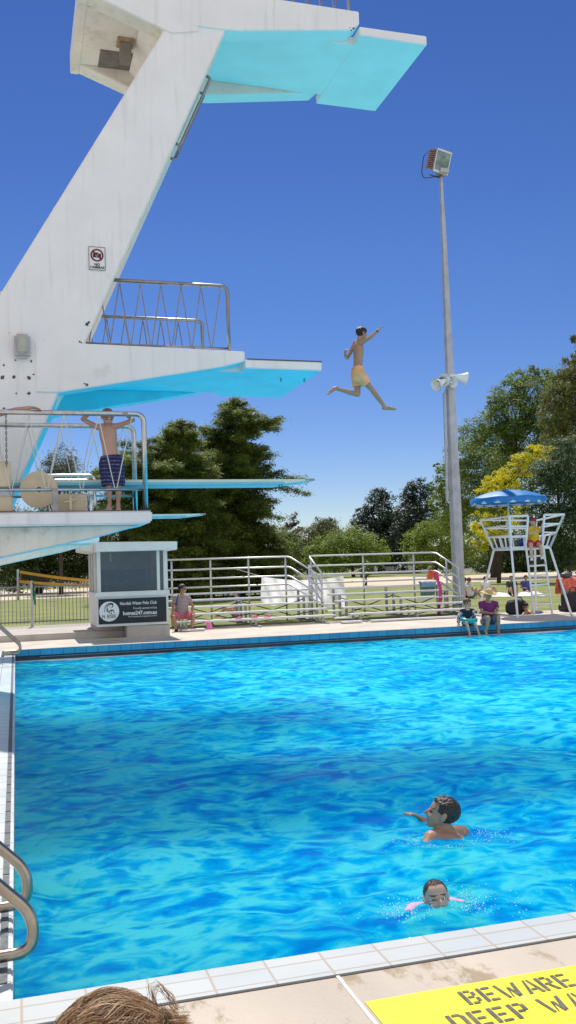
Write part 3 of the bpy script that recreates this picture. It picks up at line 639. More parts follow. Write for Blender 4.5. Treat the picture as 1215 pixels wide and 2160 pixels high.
text('banner_word', 'Nordek Water Polo Club', .105, (bx1-.20-.03, ty, bz1-.155), X, Z, M['signwhite'], bn, 'RIGHT', bold=.0015, width=.87)
text('banner_word', 'Proudly sponsored by', .07, (bx1-.20-.03, ty, bz1-.265), X, Z, M['signwhite'], bn, 'RIGHT', width=.56)
text('banner_word', 'homes247.com.au', .125, (bx1-.20-.03, ty, bz1-.395), X, Z, M['signwhite'], bn, 'RIGHT', bold=.0035, width=.80)
text('banner_word', 'Find residential properties on-line', .055, (bx1-.20-.03, ty, bz1-.455), X, Z, M['signwhite'], bn, 'RIGHT', width=.68)
# ------------------------------------------------------------------ fence and net on the left
fn = thing('pool_fence', 'grey steel picket fence along the concrete step left of the kiosk', 'fence', (0, 26.3, .15))
bm = bmesh.new()
fz0, fz1, fy = .22, 1.28, 26.3
x = -6.0
while x < 2.2: box(bm, (x,fy-.009,fz0),(x+.018,fy+.009,fz1)); x += .1
for z in (fz0+.06, fz1-.05): box(bm, (-6,fy-.022,z-.02),(2.2,fy+.022,z+.02))
done(bm, 'picket_panel', M['fence'], fn)
for xx in (-3.6,-1.2,.42): boxo('fence_post', (xx-.035,fy-.06,.15),(xx+.035,fy-.024,1.40), M['galv'], fn)
bm = bmesh.new(); rows = []
for i in range(9):
    t = i/8; z = 1.36-.62*t; wv = .05+.07*t
    rows.append([bm.verts.new((.455-.02+.02*k*wv*6+.03*t+.015*math.sin(k*2+i), fy-.075-.02*math.sin(k*1.8+i*.6), z)) for k in range(6)])
for a, b in zip(rows, rows[1:]):
    for k in range(5): bm.faces.new((a[k],a[k+1],b[k+1],b[k]))
tag(done(bm, 'green_towel', M['greencloth'], None, True), 'narrow green cloth hanging from the fence post left of the kiosk', 'cloth')
vn = thing('volleyball_net', 'volleyball net with orange bands over the sand court behind the fence', 'net', py_(40,1262,60))
A = py_(41,1206,60); B = py_(240,1227,63); A2 = py_(41,1227,60); B2 = py_(240,1237,63)
bm = bmesh.new()
def band(bm, P, Q, w, sag):
    L = []
    for i in range(17):
        t = i/16; c = P.lerp(Q, t)-Z*(sag*4*t*(1-t)); L.append((bm.verts.new(c+Z*w), bm.verts.new(c-Z*w)))
    for a, b in zip(L, L[1:]): bm.faces.new((a[0],b[0],b[1],a[1]))
band(bm, A, B, .09, .12); done(bm, 'top_band', M['orange'], vn, recalc=False)
bm = bmesh.new(); band(bm, A2, B2, .09, .05); band(bm, A+V((.1,0,-.05)), A2+V((0.02,0,.05)), .05, 0); done(bm, 'bottom_band', M['orange'], vn, recalc=False)
bm = bmesh.new(); bm.faces.new([bm.verts.new(p+V((0,.02,0))) for p in (A, B, B2, A2)]); done(bm, 'netting', M['net'], vn, recalc=False)
for P in (A, B+V((.5,0,0))): tubeo('net_post', [(P.x-.1,P.y,-.1),(P.x-.1,P.y,P.z+.15)], .07, M['galv'], vn)
# ------------------------------------------------------------------ bleachers
ROWS = [(23.4,.03),(24.0,.20),(24.55,.36),(25.1,.525),(25.65,.70),(26.2,.86)]
def bleacher(label, x0, x1, lowx0):
    t = thing('bleacher', label, 'bleacher', ((x0+x1)/2, 24.8, 0), 'aluminium bleachers behind the pool')
    for k, (y, z) in enumerate(ROWS):
        a = lowx0[min(k, len(lowx0)-1)]
        boxo('seat_plank', (a[0],y-.13,z-.045+.03),(a[1],y+.13,z+.03), M['alu'], t, .012)
        if k > 1: boxo('foot_plank', (x0+.1,y-.36,z-.20),(x1-.1,y-.15,z-.165), M['alu'], t, .01)
    nfr = max(2, round((x1-x0)/1.75))
    for i in range(nfr+1):
        xx = x0+.25+(x1-x0-.5)*i/nfr; bm = bmesh.new()
        for y, z in ROWS[1:]:
            box(bm, (xx-.03,y-.02,0),(xx+.03,y+.06,z-.02)); 
        box(bm, (xx-.02,23.5,.0),(xx+.02,26.3,.045))
        done(bm, 'support_frame', M['galv'], t)
    for i in range(nfr):
        xa = x0+.25+(x1-x0-.5)*i/nfr; xb = x0+.25+(x1-x0-.5)*(i+1)/nfr
        for p, q, r in (((xa,25.7,.05),(xb,25.7,.62),.016),((xa,25.74,.62),(xb,25.74,.05),.016),((xa,24.6,.05),(xb,24.6,.32),.014),((xa,24.64,.32),(xb,24.64,.05),.014)): tubeo('cross_brace', [p,q], r, M['darkgrey'], t, 6)
    return t
BY = 26.55
blL = bleacher('left aluminium bleacher with rows of planks next to the kiosk', 4.0, 8.25, [(4.0,4.62),(3.95,8.35),(3.95,8.3),(3.95,8.3)])
blR = bleacher('right aluminium bleacher with rows of planks ending at the light pole', 8.85, 12.75, [(9.15,11.7),(8.75,12.3),(8.75,12.7),(8.75,12.75)])
boxo('seat_plank', (8.3,23.27,-.005+.02),(8.9,23.53,.065), M['alu'], blR, .012)
def guard(t, x0, x1, slope_at):
    rails = (1.86, 1.56, 1.29, 1.04)
    for k, z in enumerate(rails):
        if slope_at == 'R0': pts = [(x0,BY,z),(x1-.55,BY,z),(x1-.05,24.9,z-.60)]
        else: pts = [(x0+.0,24.9,z-.60),(x0+.0,BY-.1,z),(x0+.1,BY,z),(x1-.08,BY,z),(x1,BY-.12,z-.02),(x1+.08,25.1,z-.50)]
        if slope_at == 'L': pts = [(x0,BY,z),(x1-.5,BY,z),(x1-.08,25.2,z-.52)]
        if slope_at == 'R': pts = [(x0,25.2,z-.52),(x0-.02,BY-.25,z-.02),(x0+.12,BY,z),(x1-.1,BY,z),(x1,BY-.1,z-.02),(x1+.04,24.95,z-.52)]
        tubeo('guard_rail', bend(pts, .15), .026, M['alu'], t, 8)
    n = 4 if slope_at == 'L' else 3
    for i in range(n):
        xx = x0+.12+(x1-x0-.5)*i/(n-.8); tubeo('rail_post', [(xx,BY+.03,-.02),(xx,BY+.03,1.87)], .03, M['alu'], t, 8)
    if slope_at == 'L':
        for y, zz in ((25.25,1.36),(25.9,1.6)): tubeo('rail_post', [(x1-.09,y,0),(x1-.09,y,zz)], .03, M['alu'], t, 8)
    else:
        for xx, y, zz in ((x0,25.25,1.36),(x0+.0,26.2,1.8),(x1+.03,25.0,1.34),(x1+.02,25.8,1.62)): tubeo('rail_post', [(xx,y,0),(xx,y,zz)], .03, M['alu'], t, 8)
guard(blL, 4.2, 8.35, 'L'); guard(blR, 8.42, 12.62, 'R')
for k in range(3): boxo('aisle_step', (8.3,23.9+k*.55,.10+.17*k),(8.8,24.15+k*.55,.14+.17*k), M['alu'], blR, .008)
# ------------------------------------------------------------------ light pole
LPY = 27.4
base, mid, top = py_(970,1283,LPY), py_(951,950,LPY), py_(930,370,LPY)
lp = thing('floodlight_pole', 'tall grey octagonal light pole with floodlight and horn speakers beside the bleacher', 'light pole', (base.x, LPY, 0))
bm = bmesh.new(); ks = [0,.02,.30,.302,.55,.80,.925,.93,1.0]; rs = [.215,.21,.198,.188,.150,.108,.080,.068,.060]
tube(bm, [base.lerp(top, k) for k in ks], rs, 8); done(bm, 'pole_shaft', M['galv'], lp)
bm = bmesh.new(); q0, q1 = py_(943.5,1058,LPY-.05), py_(937,832,LPY-.05); tube(bm, [q0, q1], .05, 8); tube(bm, [q1, q1+V((.09,0,.2))], [.05,.025], 8); done(bm, 'cable_duct', M['galv'], lp)
# lamp head: glass faces the camera, slightly down and to the right
gc = py_(933,341,LPY-.3); fwd = (V((.30,-.90,-.32))).normalized(); hx = V((.955,.30,-.03)).normalized(); hx = (hx-fwd*hx.dot(fwd)).normalized(); hz = hx.cross(fwd)*-1
if hz.z < 0: hz = -hz
def hp(a, b, c): return gc+hx*a+hz*b+fwd*c
def hbox(bm, lo, hi):
    v = [bm.verts.new(hp(a,b,c)) for a in (lo[0],hi[0]) for b in (lo[1],hi[1]) for c in (lo[2],hi[2])]
    for f in ((0,1,3,2),(4,6,7,5),(0,4,5,1),(2,3,7,6),(0,2,6,4),(1,5,7,3)): bm.faces.new([v[i] for i in f])
bm = bmesh.new(); W_, H_ = .30, .32
v0 = [hp(a*W_,b*H_,0) for a, b in ((-1,-1),(1,-1),(1,1),(-1,1))]; v1 = [hp(a*W_*.8,b*H_*.75,-.45) for a, b in ((-1,-1),(1,-1),(1,1),(-1,1))]
A = [bm.verts.new(p) for p in v0]; B = [bm.verts.new(p) for p in v1]
bm.faces.new(A); bm.faces.new(B[::-1])
for i in range(4): bm.faces.new((A[i],A[(i+1)%4],B[(i+1)%4],B[i]))
hd = done(bm, 'lamp_housing', M['rustalu'], lp)
bm = bmesh.new(); hbox(bm, (-.33,.30,-.03),(.33,.36,.03)); hbox(bm, (-.33,-.37,-.03),(.33,-.30,.02)); hbox(bm, (-.33,-.3,-.03),(-.295,.3,.015)); hbox(bm, (.295,-.3,-.03),(.33,.3,.015)); done(bm, 'lamp_frame', M['alu'], hd)
bm = bmesh.new(); hbox(bm, (-.293,-.298,.002),(.293,.298,.008)); done(bm, 'lamp_glass', M['floodglass'], hd)
bm = bmesh.new()
for k in range(9): hbox(bm, (-.345,-.28+k*.07,-.42),(-.26,-.26+k*.07,-.05)); 
for k in range(8): hbox(bm, (-.28+k*.08,.26,-.42),(-.26+k*.08,.345,-.05))
done(bm, 'cooling_fin', M['rustalu'], hd)
tubeo('lamp_bracket', bend([hp(.36,.05,-.1),hp(.37,-.35,-.1),hp(.1,-.48,-.15),hp(-.30,-.48,-.15)],.05), .022, M['darkgrey'], hd, 8)
boxo('lamp_mount', (top.x-.16,LPY-.3,top.z-.02),(top.x+.16,LPY+.1,top.z+.14), M['galv'], lp, .02)
tubeo('lamp_cable', bend([hp(-.36,.25,-.40),hp(-.5,.1,-.4),hp(-.5,-.45,-.35),hp(-.4,-.62,-.3),V((top.x,LPY-.1,top.z-.05))],.15), .014, M['black'], hd, 6)
def horn(pxy, mouth_dir, r=.20, Lh=.42):
    c = py_(pxy[0], pxy[1], LPY-.35); d = V(mouth_dir).normalized(); bm = bmesh.new()
    n = 20; prof = [(0,r*1.0),(.02,r*.96),(.10,r*.74),(.2,r*.54),(.32,r*.38),(.46,r*.28)]
    u = d.orthogonal().normalized(); w = d.cross(u); rings = []
    for s, q in prof: rings.append([bm.verts.new(c-d*s+(u*math.cos(6.2832*k/n)+w*math.sin(6.2832*k/n))*q) for k in range(n)])
    for s, q in prof[::-1]: rings.append([bm.verts.new(c-d*(s+.006)+(u*math.cos(6.2832*k/n)+w*math.sin(6.2832*k/n))*max(.01,q-.012)) for k in range(n)])
    for a, b in zip(rings, rings[1:]):
        for k in range(n): bm.faces.new((a[k],a[(k+1)%n],b[(k+1)%n],b[k]))
    h = done(bm, 'horn_speaker', M['wpaint'], lp, True, recalc=False)
    tubeo('horn_driver', [c-d*.40,c-d*.55], [.06,.055], M['wpaint'], h, 12)
    tubeo('horn_centre', [c-d*.3,c-d*.12,c-d*.08], [.03,.05,.01], M['wpaint'], h, 12)
    tubeo('horn_bracket', [c-d*.5, V((base.lerp(top,.535).x, LPY, c.z))], .02, M['galv'], h, 6)
horn((919,812), (-.85,-.22,-.38), .23); horn((937,801), (-.12,-1,-.06), .215); horn((957,807), (.30,-.9,-.3), .19); horn((983,799), (.95,-.12,-.22), .215)
# ------------------------------------------------------------------ lifeguard chair
ch = thing('lifeguard_chair', 'white welded lifeguard tower chair with ladder on the far deck', 'lifeguard chair', (13.9, 23.3, 0))
pf = [V((13.13,22.75,1.86)), V((14.32,22.72,1.87)), V((14.75,24.2,1.86)), V((13.42,24.25,1.86))]   # FL FR BR BL
ft = [pz_(1092,1304,0), V((14.76,22.5,0)), V((15.0,24.7,0)), V((13.0,24.6,0))]
tp = [py_(1075,1089,22.5), py_(1190,1085,22.45), V((15.15,24.7,2.72)), py_(1013,1097,24.6)]
pr_ = .032
for a, b in zip(ft, pf): tubeo('leg', [a, b], pr_, M['wpaint'], ch, 8, False)
bm = bmesh.new()
for i in range(4): tube(bm, [pf[i], pf[(i+1)%4]], pr_, 6)
tube(bm, [pf[0].lerp(pf[3],.5), pf[1].lerp(pf[2],.5)], .02, 6); done(bm, 'platform_frame', M['wpaint'], ch)
bm = bmesh.new(); f = bm.faces.new([bm.verts.new(p+Z*.03) for p in pf]); r_ = bmesh.ops.extrude_face_region(bm, geom=[f]); [setattr(v,'co',v.co+Z*.03) for v in r_['geom'] if isinstance(v, bmesh.types.BMVert)]
done(bm, 'platform_board', M['wpaint'], ch)
fl_, fr_ = py_(1114,1088,22.5), py_(1148,1086,22.45)
fl_b, fr_b = py_(1109,1156,22.72), py_(1143,1153,22.7)
bm = bmesh.new()
for a, b in ((pf[0],tp[0]),(fl_b,fl_),(tp[0],fl_)): tube(bm, [a,b], pr_, 6)
for k in (.38,.68): tube(bm, [pf[0].lerp(tp[0],k), fl_b.lerp(fl_,k)], .026, 6)
done(bm, 'front_panel', M['wpaint'], ch)
bm = bmesh.new()
for a, b in ((pf[1],tp[1]),(fr_b,fr_),(fr_,tp[1])): tube(bm, [a,b], pr_, 6)
for k in (.45,.72): tube(bm, [fr_b.lerp(fr_,k), pf[1].lerp(tp[1],k)], .026, 6)
done(bm, 'front_panel', M['wpaint'], ch)
for i, j in ((0,3),(3,2),(2,1)):
    bm = bmesh.new()
    for k in (1.0,.72,.42): tube(bm, [pf[i].lerp(tp[i],k), pf[j].lerp(tp[j],k)], .028, 6)
    for s in (.25,.5,.75):
        a = pf[i].lerp(pf[j],s); b = pf[i].lerp(tp[i],.42).lerp(pf[j].lerp(tp[j],.42), s); tube(bm, [a,b], .022, 6)
    tube(bm, [pf[j],tp[j]], pr_, 6); done(bm, 'side_rail', M['wpaint'], ch)
la, lb = [pz_(1127,1299,0), pz_(1165,1296,0)], [py_(1110,1156,22.72), py_(1146,1153,22.7)]
for a, b in zip(la, lb): tubeo('ladder_stile', [a, b], .03, M['wpaint'], ch, 8, False)
for k in (.16,.30,.45,.59,.73,.87): 
    bm = bmesh.new(); a = la[0].lerp(lb[0],k); b = la[1].lerp(lb[1],k); tube(bm, [a,b], .026, 6); done(bm, 'ladder_rung', M['wpaint'], ch)
uc = py_(1071,1049,23.5); R_ = 1.07
um = thing('umbrella', 'blue scalloped sun umbrella with pale trim over the lifeguard chair', 'umbrella', (uc.x, 23.5, 1.9))
bm = bmesh.new(); n = 96; rows = []
for s in (0,.25,.5,.75,.93,1.0):
    row = []
    for k in range(n):
        a = 2*math.pi*k/n; seg = abs(math.sin(a*4)); sag = .03*(1-seg)*0+ .02*s*s*math.cos(a*8)
        z = .25*(1-s**2.1)+sag*.6
        row.append(bm.verts.new(uc+V((R_*s*math.cos(a), R_*s*math.sin(a), z-.04))))
    rows.append(row)
row = []
for k in range(n):
    a = 2*math.pi*k/n; row.append(bm.verts.new(uc+V((R_*1.005*math.cos(a), R_*1.005*math.sin(a), -.13-.085*abs(math.sin(a*8))))))
rows.append(row)
for a, b in zip(rows[1:], rows[2:]):
    for k in range(n): bm.faces.new((a[k],a[(k+1)%n],b[(k+1)%n],b[k]))
for k in range(n): bm.faces.new((rows[0][0],rows[1][k],rows[1][(k+1)%n])) if False else None
c0 = bm.verts.new(uc+Z*.215)
for k in range(n): bm.faces.new((c0,rows[1][k],rows[1][(k+1)%n]))
for v in rows[0]: bm.verts.remove(v)
cn = done(bm, 'canopy', M['umb'], um, True)
bm = bmesh.new(); a_, b_ = [], []
for k in range(n):
    a = 2*math.pi*k/n; s = .05*abs(math.sin(a*8))
    a_.append(bm.verts.new(uc+V((R_*.985*math.cos(a), R_*.985*math.sin(a), -.13-s*.4)))); b_.append(bm.verts.new(uc+V((R_*.985*math.cos(a), R_*.985*math.sin(a), -.155-.055*abs(math.cos(a*8))))))
for k in range(n): bm.faces.new((a_[k],a_[(k+1)%n],b_[(k+1)%n],b_[k]))
done(bm, 'valance_trim', M['umbw'], cn)
tubeo('umbrella_pole', [(uc.x,23.5,1.93),(uc.x,23.5,uc.z+.2)], .025, M['wpaint'], um); ball_ = bmesh.new(); ball(ball_, uc+Z*.225, (.05,.05,.03)); done(ball_, 'finial', M['umb'], um, True)
bm = bmesh.new()
for k in range(8):
    a = 2*math.pi*k/8+.2; tube(bm, [uc+V((0,0,.16)), uc+V((R_*.96*math.cos(a),R_*.96*math.sin(a),-.06))], .008, 5)
done(bm, 'rib', M['wpaint'], um)
bp_ = py_(1099,1150,22.95); bt = thing('water_bottle', 'blue water bottle standing on the lifeguard chair platform', 'bottle', bp_)
tubeo('bottle_body', [(bp_.x,bp_.y,1.925),(bp_.x,bp_.y,2.10),(bp_.x,bp_.y,2.14)], [.065,.065,.035], M['bottle'], bt, 14); tubeo('bottle_cap', [(bp_.x,bp_.y,2.14),(bp_.x,bp_.y,2.19)], .032, M['signwhite'], bt, 12)
# ------------------------------------------------------------------ pool handrails
def handrail(y, label, x1=.115, z1=.10):
    t = thing('pool_handrail', label, 'handrail', (-.4, y, 0), 'steel handrails on the left pool edge')
    pts = [(-.66,y,0),(-.66,y,.66),(-.42,y,.66),(.050,y,.20),(.050,y,.05),(-.10,y,.045),(-.28,y,.045),(-.28,y,0)]
    tubeo('grab_tube', bend(pts, .085, 8), .025, M['bronze_steel'], t, 14)
    bm = bmesh.new(); tube(bm, [(-.66,y,-.003),(-.66,y,.012)], .06, 16); done(bm, 'foot_flange', M['steel'], t)
    return t
h1 = handrail(4.05, 'nearer thick steel handrail loop curling over the left pool edge')
copy_tree(h1, (-.015,.58,0), 'second thick steel handrail loop just behind the nearest one')
copy_tree(h1, (0.02,14.6,.02), 'small distant steel handrail loop near the far left pool corner')
copy_tree(h1, (0.02,15.2,.02), 'farthest steel handrail loop in the far left pool corner')
# ------------------------------------------------------------------ towels, sheet and bits on the bleachers
def drape(name, label, cat, material, pts, width, wdir, group=None, wrinkle=.02, n=10):
    P = bend([V(p) for p in pts], .1, 3); bm = bmesh.new(); rows = []; wd = V(wdir).normalized(); sd = random.random()*50
    for i, p in enumerate(P):
        rows.append([bm.verts.new(p+wd*(width*(k/(n-1)-.5)*(1-.18*math.sin(i*.7+sd)))+V((0,1,0))*wrinkle*math.sin(k*1.7+i*.8+sd)+Z*wrinkle*.6*math.sin(k*2.3+sd+i)) for k in range(n)])
    for a, b in zip(rows, rows[1:]):
        for k in range(n-1): bm.faces.new((a[k],a[k+1],b[k+1],b[k]))
    return tag(done(bm, name, material, None, True, recalc=False), label, cat, group)
s0, s1, s2, s3 = py_(551,1216,26.75), py_(724,1215,26.75), py_(728,1277,26.75), py_(551,1272,26.75)
bm = bmesh.new(); rows = []
for i in range(15):
    row = []
    for k in range(41):
        u, v = k/40, i/14; a = s0.lerp(s1,u); b = s3.lerp(s2,u); p = a.lerp(b, v)
        p = p - Z*(.10*math.sin(math.pi*u)*(1-v)*1.2) - Z*(.06*math.sin(math.pi*u*3)*v) + Y*(.07*math.sin(u*23+v*4)*(.25+v*.8)+.05*math.sin(u*41-v*6)+.20*math.sin(u*5.)*v) + Z*(.03*math.sin(u*31)*v)
        row.append(bm.verts.new(p))
    rows.append(row)
for a, b in zip(rows, rows[1:]):
    for k in range(40): bm.faces.new((a[k],a[k+1],b[k+1],b[k]))
sh = thing('hanging_sheet', 'large white sheet tied up behind the middle of the bleachers', 'sheet', s3)
done(bm, 'sheet_cloth', M['sheet'], sh, True)
for a, b in ((s0, py_(497,1200,BY+.05)), (s1, py_(772,1195,BY+.05))): tubeo('tie_cord', [a,b], .012, M['rope'], sh, 5)
q = py_(430,1314,23.8); drape('pink_towel', 'pink towel hanging off a plank beside the seated man', 'towel', M['pink'], [py_(412,1311,24.05),py_(428,1309,23.95),py_(441,1312,23.8),py_(443,1330,23.72)], .16, (.9,.4,0))
for px, lab in ((503,'pink flip flop on the plank, nearest to the seated man'),(537,'middle pink flip flop of the three on the plank'),(564,'pink flip flop on the plank, nearest to the aisle')):
    p = py_(px, 1309-(px-503)*.075, 24.0); p.z = .235; bm = bmesh.new(); ball(bm, p, (.09,.06,.025)); ball(bm, p+V((.05,.02,.02)), (.05,.035,.03)); tag(done(bm, 'flip_flop', M['hotpink'], None, True), lab, 'flip flop', 'pink flip flops on the bleacher')
drape('orange_towel', 'orange towel slung over the right end of the bleacher rail', 'towel', M['orangetowel'], [py_(906,1222,25.35),py_(910,1203,25.3),py_(918,1204,25.2),py_(921,1224,25.1)], .22, (1,0,-.2))
drape('pink_towel', 'long magenta towel hanging below the orange towel on the bleacher end', 'towel', M['hotpink'], [py_(918,1208,25.15),py_(923,1222,25.05),py_(929,1240,25.0),py_(930,1262,25.0),py_(925,1280,25.0),py_(927,1300,25.05)], .14, (1,.4,0), wrinkle=.035)
drape('blue_towel', 'grey blue towel hung over the top plank at the bleacher end', 'towel', M['bluetowel'], [py_(902,1256,26.4),py_(902,1226,26.2),py_(903,1226,26.05),py_(903,1238,26.0)], .55, (1,0,0), wrinkle=.012)
# picnic tables, cars
def picnic(px, label):
    p = pz_(px, 1262, 0); t = thing('picnic_table', label, 'picnic table', p, 'dark picnic tables on the lawn')
    boxo('table_top', (p.x-.8,p.y-.35,.66),(p.x+.8,p.y+.35,.72), M['darkgrey'], t)
    for s in (-1,1): boxo('bench', (p.x-.8,p.y+s*.7-.12,.40),(p.x+.8,p.y+s*.7+.12,.45), M['darkgrey'], t)
    for s in (-1,1):
        bm = bmesh.new(); tube(bm, [(p.x+s*.55,p.y-.65,0),(p.x+s*.55,p.y-.2,.68)], .04, 6); tube(bm, [(p.x+s*.55,p.y+.65,0),(p.x+s*.55,p.y+.2,.68)], .04, 6); tube(bm, [(p.x+s*.8,p.y,0),(p.x+s*.3,p.y,.66)], .04, 6); done(bm, 'leg_frame', M['darkgrey'], t)
    return t
picnic(424, 'dark picnic table in the shade, nearer the seated man'); picnic(455, 'dark picnic table in the shade, right of the other table')
def car(px, label, rot=0, van=False):
    c = pz_(px, 1204, 0); c = V((c.x*.87, 128, 0)); p0 = py_(px, 1200, 128); c.x = p0.x
    t = thing('parked_car', label, 'car', c, 'white cars parked beyond the lawn'); H = 1.75 if van else 1.4
    def pr(name, poly, y0, y1, m, par, bevel=.05): return prismo(name, [(c.x+a,b) for a,b in poly], c.y+y0, c.y+y1, [m], par, None, bevel)
    b = pr('body', [(-2.1,.35),(2.1,.35),(2.15,.75),(1.9,.92),(1.0,.98),(.45,H),(-1.5,H),(-2.05,.95),(-2.15,.6)], -.85, .85, M['carwhite'], t)
    pr('side_window', [(.85,1.0),(.42,H-.1),(-1.4,H-.1),(-1.75,1.0)], -.86, .86, M['carglass'], t, .01)
    for s in (-1.3,1.3):
        for y in (-.87,.70):
            w = tubeo('wheel', [(c.x+s,c.y+y,.34),(c.x+s,c.y+y+.18,.34)], .34, M['tyre'], t, 20); tubeo('hubcap', [(c.x+s,c.y+y-.01,.34),(c.x+s,c.y+y+.19,.34)], .2, M['galv'], w, 14)
    for s in (-1,1): pr('headlight', [(2.05,.66),(2.16,.66),(2.12,.8),(2.0,.82)], s*.6-.15, s*.6+.15, M['floodglass'], t, .01)
car(821, 'white van parked alone beyond the lawn, left of the two cars', 0, True); car(869, 'white car parked beyond the lawn, left of the end pair', 0, False); car(893, 'white car parked beyond the lawn, rightmost of the row', 0, False)
# ------------------------------------------------------------------ trees
def leaf_mesh(name, C, N, L, W, material, parent, droop=0):
    """C centres, N preferred normals, L/W leaf length and width (arrays)"""
    n = len(C); u = rng.normal(size=(n,3)); u -= N*(u*N).sum(1)[:,None]; u /= np.linalg.norm(u,axis=1)[:,None]+1e-9
    if droop: u[:,2] -= droop; u /= np.linalg.norm(u,axis=1)[:,None]+1e-9
    w = np.cross(N, u); w /= np.linalg.norm(w,axis=1)[:,None]+1e-9
    P = np.stack([C-u*L[:,None]*.5, C+w*W[:,None]*.5, C+u*L[:,None]*.5+N*L[:,None]*.12, C-w*W[:,None]*.5], 1).reshape(-1,3)
    me = bpy.data.meshes.new(name); me.vertices.add(n*4); me.vertices.foreach_set('co', P.ravel())
    me.loops.add(n*4); me.loops.foreach_set('vertex_index', np.arange(n*4)); me.polygons.add(n); me.polygons.foreach_set('loop_start', np.arange(0,n*4,4)); me.update(); me.validate()
    return link(name, me, parent, material)
def tree(name, label, cat, Yd, blobs, material, leaf_px=4.6, dens=9, flat=1., spread=.22, trunk=None, aspect=1.7, group=None, clump=26, depth=1., droop=0, bark='bark', tr=None, rough=1.0):
    """blobs: (px, py, r_px[, flatten]) measured crown masses standing at depth Yd"""
    leaf_px *= .78; m = mpp(Yd); Cs, Ns = [], []; W = []
    for b in blobs:
        r = b[2]*m; fl = b[3] if len(b) > 3 else flat
        c = py_(b[0], b[1], Yd + rng.uniform(-1,1)*r*.8*depth); W.append((c, r))
        k = max(6, int(dens*.8*(b[2]/leaf_px)**2/clump*2))
        # clumps on a lumpy shell of the blob
        d = rng.normal(size=(k,3)); d /= np.linalg.norm(d,axis=1)[:,None]; rad = r*(.45+.62*rng.random(k)**.6)
        cc = np.array(c)+d*rad[:,None]*np.array([1,1,fl])
        cr = r*spread*(.6+.8*rng.random(k))
        per = rng.poisson(clump, k)
        ci = np.repeat(np.arange(k), per); off = rng.normal(size=(len(ci),3))*np.array([1,1,.62 if fl < 1 else .8])
        p = cc[ci]+off*cr[ci][:,None]*.62
        nn = off*.5+d[ci]*.5+np.array([0,0,.9])+rng.normal(size=off.shape)*.55*rough
        nn /= np.linalg.norm(nn,axis=1)[:,None]; Cs.append(p); Ns.append(nn)
    C = np.concatenate(Cs); N = np.concatenate(Ns); keep = C[:,2] > .05; C, N = C[keep], N[keep]
    L = leaf_px*m*aspect*(.6+.8*rng.random(len(C))); Wd = leaf_px*m*(.6+.7*rng.random(len(C)))*.8
    bx = trunk[0] if trunk else sum(b[0] for b in blobs)/len(blobs)
    base = py_(bx, 1190, Yd); base.z = -.05
    t = thing(name, label, cat, base, group)
    leaf_mesh('crown', C, N, L, Wd, material, t, droop)
    tw_ = (trunk[1] if trunk and len(trunk) > 1 else 9)*m
    topz = max(c.z for c, r in W); zs = sorted(W, key=lambda q: q[0].z); mid = sum((c for c, r in W), V((0,0,0)))/len(W)
    bm = bmesh.new(); tp = trunk[2] if trunk and len(trunk) > 2 else None
    apex = py_(tp[0], tp[1], Yd) if tp else V((mid.x, mid.y, topz*.8))
    pts = [base, base.lerp(apex,.25)+V((.1*tw_,0,0)), base.lerp(apex,.6), apex]
    tube(bm, pts, [tw_*.62, tw_*.45, tw_*.3, tw_*.06], 9)
    for c, r in W:
        k = min(.92, max(.12, (c.z-r*.5)/max(.5,apex.z)*.85)); s = base.lerp(apex, k)
        tube(bm, [s, s.lerp(c,.5)+Z*r*.12, c], [tw_*.17*(1.1-k*.7), tw_*.10, tw_*.03], 5)
    done(bm, 'trunk', M[bark], t, True)
    return t
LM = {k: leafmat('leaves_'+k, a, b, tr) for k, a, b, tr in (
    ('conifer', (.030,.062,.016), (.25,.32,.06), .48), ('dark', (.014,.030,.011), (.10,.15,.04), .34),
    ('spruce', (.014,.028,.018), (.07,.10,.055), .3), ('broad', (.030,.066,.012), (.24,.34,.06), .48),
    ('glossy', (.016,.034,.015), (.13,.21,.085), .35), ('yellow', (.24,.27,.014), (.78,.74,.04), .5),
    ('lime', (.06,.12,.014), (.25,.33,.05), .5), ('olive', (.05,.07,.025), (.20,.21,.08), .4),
    ('casuarina', (.055,.08,.022), (.23,.25,.07), .42), ('silver', (.05,.07,.05), (.26,.30,.22), .3), ('rusty', (.05,.03,.02), (.13,.08,.05), .2))}
